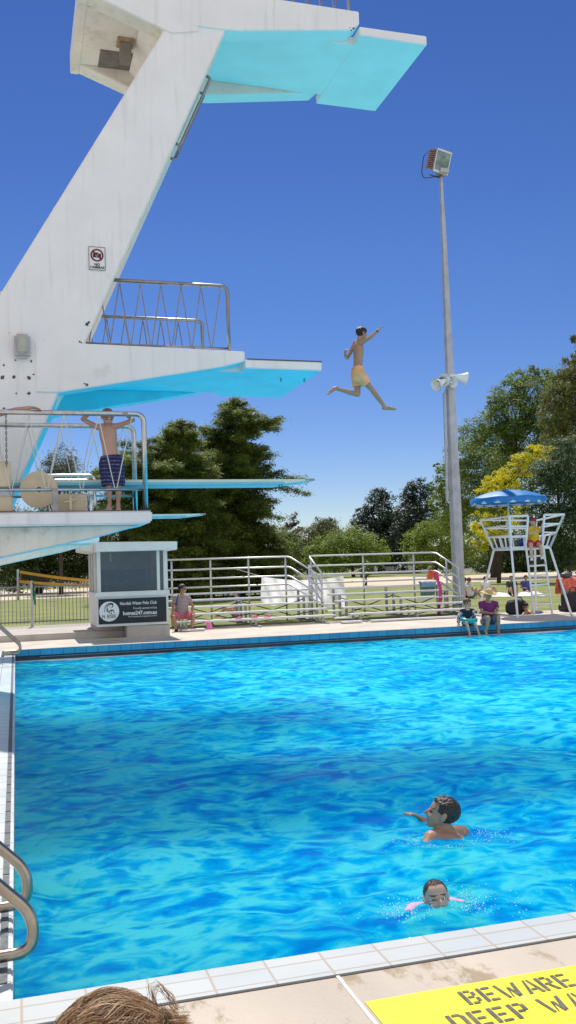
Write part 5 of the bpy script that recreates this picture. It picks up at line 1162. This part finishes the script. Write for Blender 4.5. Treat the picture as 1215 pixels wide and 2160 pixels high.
# ---- lifeguard
Yl = 22.78
J = dict(head=P(1124,1102,Yl), f=V((.75,-.6,-.1)), neck=P(1124,1110,Yl+.02), sh=(P(1115,1115,Yl), P(1134,1115,Yl)), el=(P(1117,1126,Yl-.18), P(1139,1122,Yl-.1)), wr=(P(1135,1119,Yl-.25), P(1143,1110,Yl-.20)),
 hip=(P(1119,1145,Yl+.02), P(1132,1145,Yl+.02)), kn=(P(1120,1151,Yl-.40), P(1140,1151,Yl-.40)), an=(P(1122,1184,Yl-.38), P(1144,1180,Yl-.38)), toe=(P(1121,1190,Yl-.6), P(1150,1189,Yl-.55)))
lg, ax, hs = person('lifeguard in yellow shirt and red shorts sitting on the white lifeguard chair', J, .88, 'skin2', .011, .225)
shirt(J, .88, M['yshirt'], lg, .75, 1.18); shorts(J, .88, M['rshorts'], lg, .5, 1.16, top=.2)
bm = bmesh.new(); c = J['head']; g = bmesh.ops.create_icosphere(bm, subdivisions=3, radius=1)['verts']; kk = []
for v in g:
    p = v.co.copy()
    if p.z < -.05: kk.append(v)
    v.co = c+ax[0]*(p.x*.40*hs)+ax[1]*((p.y*.46-.05)*hs)+ax[2]*((p.z*.38+.17)*hs)
bmesh.ops.delete(bm, geom=kk, context='VERTS'); loft(bm, [(c+ax[1]*(.42*hs)+ax[2]*(.16*hs),ax[0],ax[2],.28*hs,.03*hs),(c+ax[1]*(.72*hs)+ax[2]*(.11*hs),ax[0],ax[2],.2*hs,.02*hs)], 12)
done(bm, 'cap', M['redcap'], lg, True)
for i in (0,1):
    tubeo('sock', [J['an'][i]-Z*.0, J['an'][i].lerp(J['kn'][i],.22)], .042, M['whitecloth'], lg, 10)
    bm = bmesh.new(); foot(bm, J['an'][i], J['toe'][i], 1.05); remeshed(bm, 'shoe', .012, M['darkcloth'], lg)
# ---- people on the lawn
def sit(p, yaw, s, knees=.35, lean=-.15):
    f = V((math.sin(yaw),math.cos(yaw),0)); r = f.cross(Z); p = V(p)
    g = lambda a, b, c: p+r*(a*s)+f*(b*s)+Z*(c*s)
    return dict(head=g(0,lean*.9+.06,.78), f=f, neck=g(0,lean*.85,.64), sh=(g(-.18,lean*.8,.58), g(.18,lean*.8,.58)), el=(g(-.26,lean*.4,.34), g(.25,lean*.4,.34)), wr=(g(-.16,.16,.32), g(.16,.16,.32)),
     hip=(g(-.09,0,.10), g(.09,0,.10)), kn=(g(-.13,.36,knees+.05), g(.13,.38,knees)), an=(g(-.12,.62,.06), g(.12,.66,.06)), toe=(g(-.13,.80,.04), g(.13,.84,.04)))
def lawnp(px, py, yaw, label, sk, top, bottom, hr, s=.95, knees=.35):
    p = pz_(px, py, 0); J = sit(p, R(yaw), s, knees); o, ax, hs = person(label, J, s, sk, .022, fingers=False, face=False, group='people resting on the lawn')
    if hr: hair(J['head'], ax, hs, M[hr], o, .2, -.5, .13, .04, -.25)
    if top: shirt(J, s, M[top], o, .5, 1.16, .022)
    shorts(J, s, M[bottom], o, .45, 1.12, .022, name='shorts'); return o
lawnp(984,1260,75,'person in pink top sitting on the grass right beside the light pole','skin3','pink','darkcloth','hairblack')
lawnp(994,1261,80,'ginger haired person with raised knees sitting on the grass near the light pole','skin3','whitecloth','greyshorts','hairginger')
lawnp(1028,1257,170,'long haired woman in pale top sitting on the lawn behind the straw hat','skin2','whitecloth','darkcloth','hairblack')
lawnp(1081,1256,200,'person in dark green sitting on the pale blanket behind the chair leg','skin1','greencl','darkcloth','hairbrown')
lawnp(1112,1255,190,'person in blue lying back on the pale blanket behind the chair ladder','skin1','bluecloth','bluecloth','hairblack', knees=.2)
lawnp(497,1301,-70,'bare legged person stretched out on the grass behind the left bleacher','skin2','sheet','pinkshorts','hairbrown', .9, .30)
def cloth_on_ground(name, label, px0, px1, pya, pyb, material, h=.10, cat='blanket'):
    a, b = pz_(px0, pya, 0), pz_(px1, pya, 0); d = pz_(px0, pyb, 0); bm = bmesh.new(); rows = []
    for i in range(9):
        row = []
        for k in range(25):
            p = a.lerp(b,k/24)+(d-a)*(i/8); e = math.sin(math.pi*k/24)**.4*math.sin(math.pi*i/8)**.4 if 0 < k < 24 and 0 < i < 8 else 0
            row.append(bm.verts.new((p.x+.05*mnoise.noise(p*3), p.y+.06*mnoise.noise(p*2.3), .004+h*e*(.6+.9*abs(mnoise.noise(V((p.x*2.2,p.y*1.6,3)))))))) 
        rows.append(row)
    for x, y in zip(rows, rows[1:]):
        for k in range(24): bm.faces.new((x[k],x[k+1],y[k+1],y[k]))
    return tag(done(bm, name, material, None, True, recalc=False), label, cat)
cloth_on_ground('blanket', 'pale blanket spread on the lawn beside the woman behind the straw hat', 1014, 1078, 1259, 1254, M['whitecloth'], .16)
cloth_on_ground('blanket', 'rumpled white blanket on the lawn seen through the lifeguard chair ladder', 1092, 1150, 1258, 1253, M['whitecloth'], .18)
def bag(label, px, pyb, Yd, wd, ht, dp, material, cat='bag'):
    p = py_(px, pyb, Yd); p.z = 0; t = thing('bag', label, cat, p); bm = bmesh.new(); g = bmesh.ops.create_icosphere(bm, subdivisions=4, radius=1)['verts']
    for v in g:
        q = v.co; sg = lambda x, k: math.copysign(abs(x)**k, x)
        v.co = p+V((sg(q.x,.6)*wd/2, sg(q.y,.6)*dp/2, ht*.48+sg(q.z,.55)*ht*.5))*(1+.10*mnoise.noise(V((q.x*2,q.y*2,q.z*2+px))))
    done(bm, 'bag_body', material, t, True)
    tubeo('bag_handle', bend([p+V((-wd*.25,-dp*.4,ht*.85)),p+V((-wd*.15,-dp*.45,ht*1.15)),p+V((wd*.15,-dp*.45,ht*1.15)),p+V((wd*.25,-dp*.4,ht*.85))],.06), .015, material, t, 6); return t
bag('large black bag lying on the deck edge behind the left chair leg', 1089, 1302, 23.7, .58, .42, .4, M['darkcloth'])
bag('black bag under the folded coral towel at the right edge of the photo', 1204, 1298, 23.6, .5, .62, .4, M['darkcloth'])
bag('small black bag on the deck by the right chair leg', 1188, 1299, 23.9, .24, .22, .2, M['black'])
# reclining man with cap between the chair legs
Yr = 23.5
J = dict(head=P(1108,1280,Yr), f=V((-.6,-.75,-.1)), neck=P(1111,1290,Yr+.05), sh=(P(1106,1294,Yr-.15), P(1119,1293,Yr+.18)), el=(P(1099,1301,Yr-.3), P(1128,1301,Yr+.2)), wr=(P(1108,1302,Yr-.45), P(1138,1302,Yr)),
 hip=(P(1132,1298,Yr-.07), P(1132,1298,Yr+.1)), kn=(P(1142,1292,Yr+.25), P(1143,1293,Yr+.4)), an=(P(1152,1299,Yr+.3), P(1153,1299,Yr+.45)), toe=(P(1158,1298,Yr+.3), P(1159,1298,Yr+.45)))
rm, ax, hs = person('tanned person in dark cap reclining on the deck under the lifeguard ladder', J, .92, 'skin1', .014, .24)
shorts(J, .92, M['bluecloth'], rm, .6, 1.12, .014); bm = bmesh.new(); g = bmesh.ops.create_icosphere(bm, subdivisions=3, radius=1)['verts']; kk = []; c = J['head']
for v in g:
    p = v.co.copy()
    if p.z < -.05: kk.append(v)
    v.co = c+ax[0]*(p.x*.41*hs)+ax[1]*((p.y*.47-.05)*hs)+ax[2]*((p.z*.38+.15)*hs)
bmesh.ops.delete(bm, geom=kk, context='VERTS'); loft(bm, [(c+ax[1]*(.42*hs)+ax[2]*(.14*hs),ax[0],ax[2],.28*hs,.03*hs),(c+ax[1]*(.74*hs)+ax[2]*(.09*hs),ax[0],ax[2],.2*hs,.02*hs)], 12); done(bm, 'cap', M['darkcloth'], rm, True)
# folding chair draped with the coral towel at the right edge
fc = py_(1208,1298,23.9); fc.z = 0; t = thing('folding_chair', 'folding chair at the right edge of the photo, hidden under a coral towel', 'chair', fc)
for s_ in (-.22,.22): tubeo('leg', [fc+V((s_,-.2,0)), fc+V((s_,.15,.5)), fc+V((s_,.28,.95))], .013, M['galv'], t, 8); tubeo('leg', [fc+V((s_,.25,0)), fc+V((s_,-.2,.45))], .013, M['galv'], t, 8)
boxo('seat', fc+V((-.22,-.22,.42)), fc+V((.22,.18,.45)), M['darkcloth'], t); boxo('backrest', fc+V((-.22,.2,.62)), fc+V((.22,.23,.92)), M['darkcloth'], t)
drape('coral_towel', 'coral red patterned towel draped over the folding chair at the right edge', 'towel', M['redtowel'], [fc+V((0,.42,.5)), fc+V((0,.33,.99)), fc+V((0,.12,.98)), fc+V((0,-.02,.62)), fc+V((0,-.28,.52)), fc+V((0,-.33,.38))], .62, (1,0,0), wrinkle=.035, n=16)
bm = bmesh.new(); ball(bm, fc+V((-.02,.2,1.06)), (.19,.15,.085), sub=3); tag(done(bm, 'rolled_towel', M['darkgrey'], None, True), 'grey rolled bundle on top of the coral towel at the right edge', 'towel')
# ---- swimmers
c0 = pz_(936,1755,-.25); hY = 5.80
hd = P(933,1716,hY)
J = dict(head=hd, f=V((-.80,.42,.28)), u=V((.22,-.1,1)), neck=P(940,1752,hY+.02), sh=(P(906,1776,hY-.10), P(978,1770,hY-.02)), el=(P(893,1800,hY-.15), P(992,1775,hY+.22)), wr=(P(860,1806,hY-.12), P(966,1732,hY+.40)),
 hip=(P(925,1850,hY-.05), P(965,1850,hY)), kn=(V((2.7,6.0,-1.2)), V((2.9,6.0,-1.2))), an=(V((2.7,5.7,-1.6)), V((2.9,5.7,-1.6))), toe=(V((2.7,5.8,-1.75)), V((2.9,5.8,-1.75))))
J['sh'] = (P(909,1768,hY-.06), P(976,1757,hY+.06)); J['wr'] = (P(862,1800,hY-.14), P(884,1731,hY+.50)); J['el'] = (P(893,1797,hY-.13), P(950,1748,hY+.42)); q_ = P(889,1734,hY+.5); J['wr'] = (J['wr'][0], V((q_.x,q_.y,-.27))); J['el'] = (J['el'][0], V((q_.x+.22,q_.y-.06,-.42))); J['neck'] = P(939,1748,hY+.0); J['hip'] = (P(925,1835,hY-.12), P(968,1830,hY-.08))
sw, ax, hs = person('swimmer with wet dark hair seen from behind treading water in the pool', J, .92, 'skin1', .007, .235, hands={0:dict(d=V((-1,-.05,-.02)), n=V((0,.1,1)), curl=.15), 1:dict(d=V((-.75,-.1,.50)), n=V((.4,.1,1)), curl=.3, side=-1)})
hair(J['head'], ax, hs, M['hairwet'], sw, .30, -.33, .05, .03, .0); shorts(J, .92, M['darkcloth'], sw, .6)
cY = 4.62; hd = P(921,1894,cY)
J = dict(head=hd, f=V((-.16,-.9,.22)), u=V((-.05,.2,1)), neck=hd+V((.0,.03,-.10)), sh=(hd+V((-.115,.05,-.072)), hd+V((.115,.05,-.072))), el=(hd+V((-.175,-.02,-.074)), hd+V((.175,-.01,-.074))), wr=(hd+V((-.20,-.22,-.16)), hd+V((.24,-.18,-.17))),
 hip=(hd+V((-.07,.25,-.50)), hd+V((.07,.25,-.50))), kn=(hd+V((-.08,.45,-.7)), hd+V((.08,.45,-.72))), an=(hd+V((-.08,.75,-.75)), hd+V((.08,.75,-.75))), toe=(hd+V((-.08,.9,-.72)), hd+V((.08,.9,-.72))))
cd, ax, hs = person('child in pink rash vest swimming to the near edge with eyes squeezed shut', J, .58, 'skin2', .0050, .182, closed=True, w=.92)
hair(J['head'], ax, hs, M['hairwet'], cd, .40, -.25, .02, .02, .14); M['palepink'] = cloth('wet_pink_rash_vest', (.72,.34,.52))
shirt(J, .58, M['palepink'], cd, .8, 1.2, .008, name='rash_vest')
# splash droplets round the child and ripples of foam (nobody could count them)
bm = bmesh.new(); cc = V((hd.x, hd.y, -.25))
def drop(p, r):
    bmesh.ops.create_icosphere(bm, subdivisions=1, radius=r, matrix=Matrix.Translation(p))
for k in range(1700):
    a = random.random()*6.2832; d = .09+abs(random.gauss(0,.11))*(1 if random.random() < .8 else 2.2); z = -.248+max(0, random.gauss(.0,.030))*(1.5 if d < .22 else .5)
    drop((cc.x+d*math.cos(a)*1.5, cc.y-.07+d*math.sin(a)*.62, z), random.choice((.0012,.0016,.002,.0026,.0035)))
for k in range(420):
    a = random.random()*6.2832; d = abs(random.gauss(.32,.1)); drop((2.72+d*math.cos(a), 5.66+d*math.sin(a)*.5, -.243+random.random()*.012), random.choice((.0015,.002,.003)))
sp_ = struct(done(bm, 'splash', M['spray'], None, True), 'stuff')
# ---- child in the foreground: only the curly crown shows
hd = P(229,2296,1.55); HF = .226
J = dict(head=hd, f=V((.25,.95,0)), neck=hd+V((-.02,-.05,-.13)), sh=(hd+V((-.16,.0,-.2)), hd+V((.16,-.04,-.2))), el=(hd+V((-.2,.05,-.42)), hd+V((.2,0,-.42))), wr=(hd+V((-.16,.2,-.5)), hd+V((.17,.18,-.5))),
 hip=(hd+V((-.08,-.02,-.52)), hd+V((.08,-.03,-.52))), kn=(hd+V((-.08,.0,-.74)), hd+V((.08,0,-.74)))); gz = hd.z
J['an'] = (V((hd.x-.08,hd.y,.05)), V((hd.x+.08,hd.y,.05))); J['toe'] = (V((hd.x-.08,hd.y+.13,.03)), V((hd.x+.1,hd.y+.13,.03))); 
fcd, ax, hs = person('child with tousled blond brown curls standing right in front of the camera', J, .60, 'skin2', .009, HF)
shirt(J, .60, M['bluecloth'], fcd, .5); shorts(J, .60, M['greyshorts'], fcd, .8)
M['hairsand'] = mat('sandy_brown_hair', (.20,.115,.06), .5, var=.6, scale=26, bump=.9, bscale=60)
hair(hd, ax, HF, M['hairsand'], fcd, .15, -.35, .10, .03, -.1, name='hair_cap')
# hair: locks that sweep over the skull; each lock is a bundle of fine strands following the head's curve
vs, fs = [], []
r_, f_, u_ = ax; SC = V((.37*HF, .44*HF, .385*HF)); OC = V((0, -.055*HF, .14*HF))
def onskull(d, k): q = V((d.x*SC.x*k, d.y*SC.y*k, d.z*SC.z*k))+OC; return hd+r_*q.x+f_*q.y+u_*q.z
for lock in range(520):
    d0 = V((random.gauss(-.15,.75), random.gauss(0,.75), random.gauss(.55,.5))).normalized()
    if d0.z < -.2 or (d0.y > .75 and d0.z < .2): continue
    wild = random.random() < (.34 if d0.x > .45 and d0.z < .88 else 0)
    sweep = V((1, random.gauss(.1,.5), random.gauss(.1,.3)))*(1 if d0.x > -.55 else random.choice((1,.8,-.6)))
    Ln = random.uniform(.5,1.25); cw = random.uniform(.03,.085)*(2.2 if wild else 1); fr_ = random.uniform(.7,1.6)*(1.5 if wild else 1); ph = random.random()*6.28; base_k = random.uniform(1.05,1.27)
    for st in range(24):
        d = (d0+V((random.gauss(0,.055), random.gauss(0,.055), random.gauss(0,.055)))).normalized(); n_ = 13; b0 = len(vs); tw = random.uniform(.0005,.0009); pp = []
        kj = base_k+random.gauss(0,.02); L1 = Ln*random.uniform(.75,1.1); ph1 = ph+random.gauss(0,.25)
        for i in range(n_):
            t = i/(n_-1); k = kj+(.55*t*t if wild else .05*math.sin(3.14*t))+cw*math.cos(ph1+t*6.28*fr_)*t
            pp.append(onskull(d, k))
            tg = sweep-d*sweep.dot(d); tg = tg.normalized() if tg.length > 1e-4 else X; sd_ = d.cross(tg)
            d = (d+tg*L1/n_+sd_*(cw*3.2*math.cos(ph1+t*6.28*fr_)*(6.28*fr_/n_)*.35)).normalized()
        for i, (c, a1, a2) in enumerate(frames(pp)):
            wv = tw*(1-.75*i/n_)
            for a in range(3): vs.append(c+a1*wv*math.cos(a*2.094)+a2*wv*math.sin(a*2.094))
        for i in range(n_-1):
            for a in range(3): fs.append((b0+i*3+a, b0+i*3+(a+1)%3, b0+i*3+3+(a+1)%3, b0+i*3+3+a))
me = bpy.data.meshes.new('curls'); me.from_pydata([tuple(v) for v in vs], [], fs); me.update()
for p_ in me.polygons: p_.use_smooth = True
hm, n, l, b = _nt('blond_curls'); g_ = n.new('ShaderNodeNewGeometry'); cr = n.new('ShaderNodeValToRGB'); e = cr.color_ramp.elements
e[0].color = (.22,.115,.06,1); e[1].color = (.88,.68,.44,1); q_ = e.new(.5); q_.color = (.56,.37,.21,1)
l.new(g_.outputs['Random Per Island'], cr.inputs[0]); l.new(cr.outputs[0], b.inputs['Base Color']); b.inputs['Roughness'].default_value = .38; b.inputs['Specular IOR Level'].default_value = .6
tr_ = n.new('ShaderNodeBsdfTranslucent'); mx_ = n.new('ShaderNodeMixShader'); mx_.inputs[0].default_value = .5; l.new(cr.outputs[0], tr_.inputs['Color']); l.new(b.outputs[0], mx_.inputs[1]); l.new(tr_.outputs[0], mx_.inputs[2]); l.new(mx_.outputs[0], n['Material Output'].inputs[0])
link('curls', me, fcd, hm)
# ------------------------------------------------------------------ light, sky, camera
EL, AZ = 57, 8
sd = V((math.sin(R(AZ))*math.cos(R(EL)), math.cos(R(AZ))*math.cos(R(EL)), math.sin(R(EL))))
L = bpy.data.lights.new('sun', 'SUN'); L.energy = 4.8; L.angle = R(.53); L.color = (1, .955, .88)
so = bpy.data.objects.new('sun', L); COL.objects.link(so); so.rotation_euler = sd.to_track_quat('Z','Y').to_euler(); so.location = (0,0,40)
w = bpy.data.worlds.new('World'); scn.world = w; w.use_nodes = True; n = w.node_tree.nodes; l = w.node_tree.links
bg = n['Background']; sk = n.new('ShaderNodeTexSky'); sk.sky_type = 'NISHITA'; sk.sun_disc = False
sk.sun_elevation = R(EL); sk.sun_rotation = R(AZ); sk.altitude = 600; sk.air_density = 1.0; sk.dust_density = .05; sk.ozone_density = 2.2
hs = n.new('ShaderNodeHueSaturation'); hs.inputs['Hue'].default_value = .512; hs.inputs['Saturation'].default_value = 1.2; hs.inputs['Value'].default_value = 1.01
l.new(sk.outputs[0], hs.inputs['Color']); gm = n.new('ShaderNodeGamma'); gm.inputs['Gamma'].default_value = 1.25
mu = n.new('ShaderNodeVectorMath'); mu.operation = 'SCALE'; mu.inputs['Scale'].default_value = .60; l.new(hs.outputs[0], gm.inputs['Color']); l.new(gm.outputs[0], mu.inputs[0])
# added cloud bank, unseen behind the camera, brightens shaded faces from the southern sky
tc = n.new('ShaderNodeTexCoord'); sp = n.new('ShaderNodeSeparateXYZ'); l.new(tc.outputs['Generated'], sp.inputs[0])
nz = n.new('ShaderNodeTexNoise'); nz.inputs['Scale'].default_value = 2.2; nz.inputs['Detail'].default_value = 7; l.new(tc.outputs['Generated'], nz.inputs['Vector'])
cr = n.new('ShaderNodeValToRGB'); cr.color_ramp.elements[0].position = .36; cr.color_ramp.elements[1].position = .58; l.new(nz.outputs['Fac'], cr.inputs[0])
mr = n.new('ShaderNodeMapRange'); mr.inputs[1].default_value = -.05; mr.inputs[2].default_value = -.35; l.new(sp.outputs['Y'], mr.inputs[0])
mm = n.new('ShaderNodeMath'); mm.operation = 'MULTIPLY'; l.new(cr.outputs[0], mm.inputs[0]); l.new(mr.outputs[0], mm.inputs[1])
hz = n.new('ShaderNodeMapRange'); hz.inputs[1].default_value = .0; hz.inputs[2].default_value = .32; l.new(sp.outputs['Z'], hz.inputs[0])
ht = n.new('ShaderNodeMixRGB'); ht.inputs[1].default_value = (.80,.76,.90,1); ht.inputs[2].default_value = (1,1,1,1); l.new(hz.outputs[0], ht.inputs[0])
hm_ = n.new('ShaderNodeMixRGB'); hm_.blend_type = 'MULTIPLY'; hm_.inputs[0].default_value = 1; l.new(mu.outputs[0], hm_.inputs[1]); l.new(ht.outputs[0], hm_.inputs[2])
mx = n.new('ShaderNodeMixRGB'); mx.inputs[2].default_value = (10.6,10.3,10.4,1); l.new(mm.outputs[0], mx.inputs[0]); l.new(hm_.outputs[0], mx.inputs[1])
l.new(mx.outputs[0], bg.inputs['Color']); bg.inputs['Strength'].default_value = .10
cam = bpy.data.cameras.new('camera'); co = bpy.data.objects.new('camera', cam); COL.objects.link(co)
cam.sensor_fit = 'VERTICAL'; cam.sensor_height = 36; cam.lens = 36*F/2160; cam.clip_start = .05; cam.clip_end = 6000
m = Matrix(((RT.x,UP.x,-FW.x,0),(RT.y,UP.y,-FW.y,0),(RT.z,UP.z,-FW.z,EYE),(0,0,0,1))); co.matrix_world = m
scn.camera = co
scn.view_settings.view_transform = 'Standard'; scn.view_settings.look = 'None'; scn.view_settings.exposure = 0; scn.view_settings.gamma = 1
scn.render.resolution_x, scn.render.resolution_y = 576, 1024
scn.cycles.use_denoising = True; scn.cycles.max_bounces = 8; scn.cycles.transparent_max_bounces = 12
scn.cycles.sample_clamp_indirect = 6
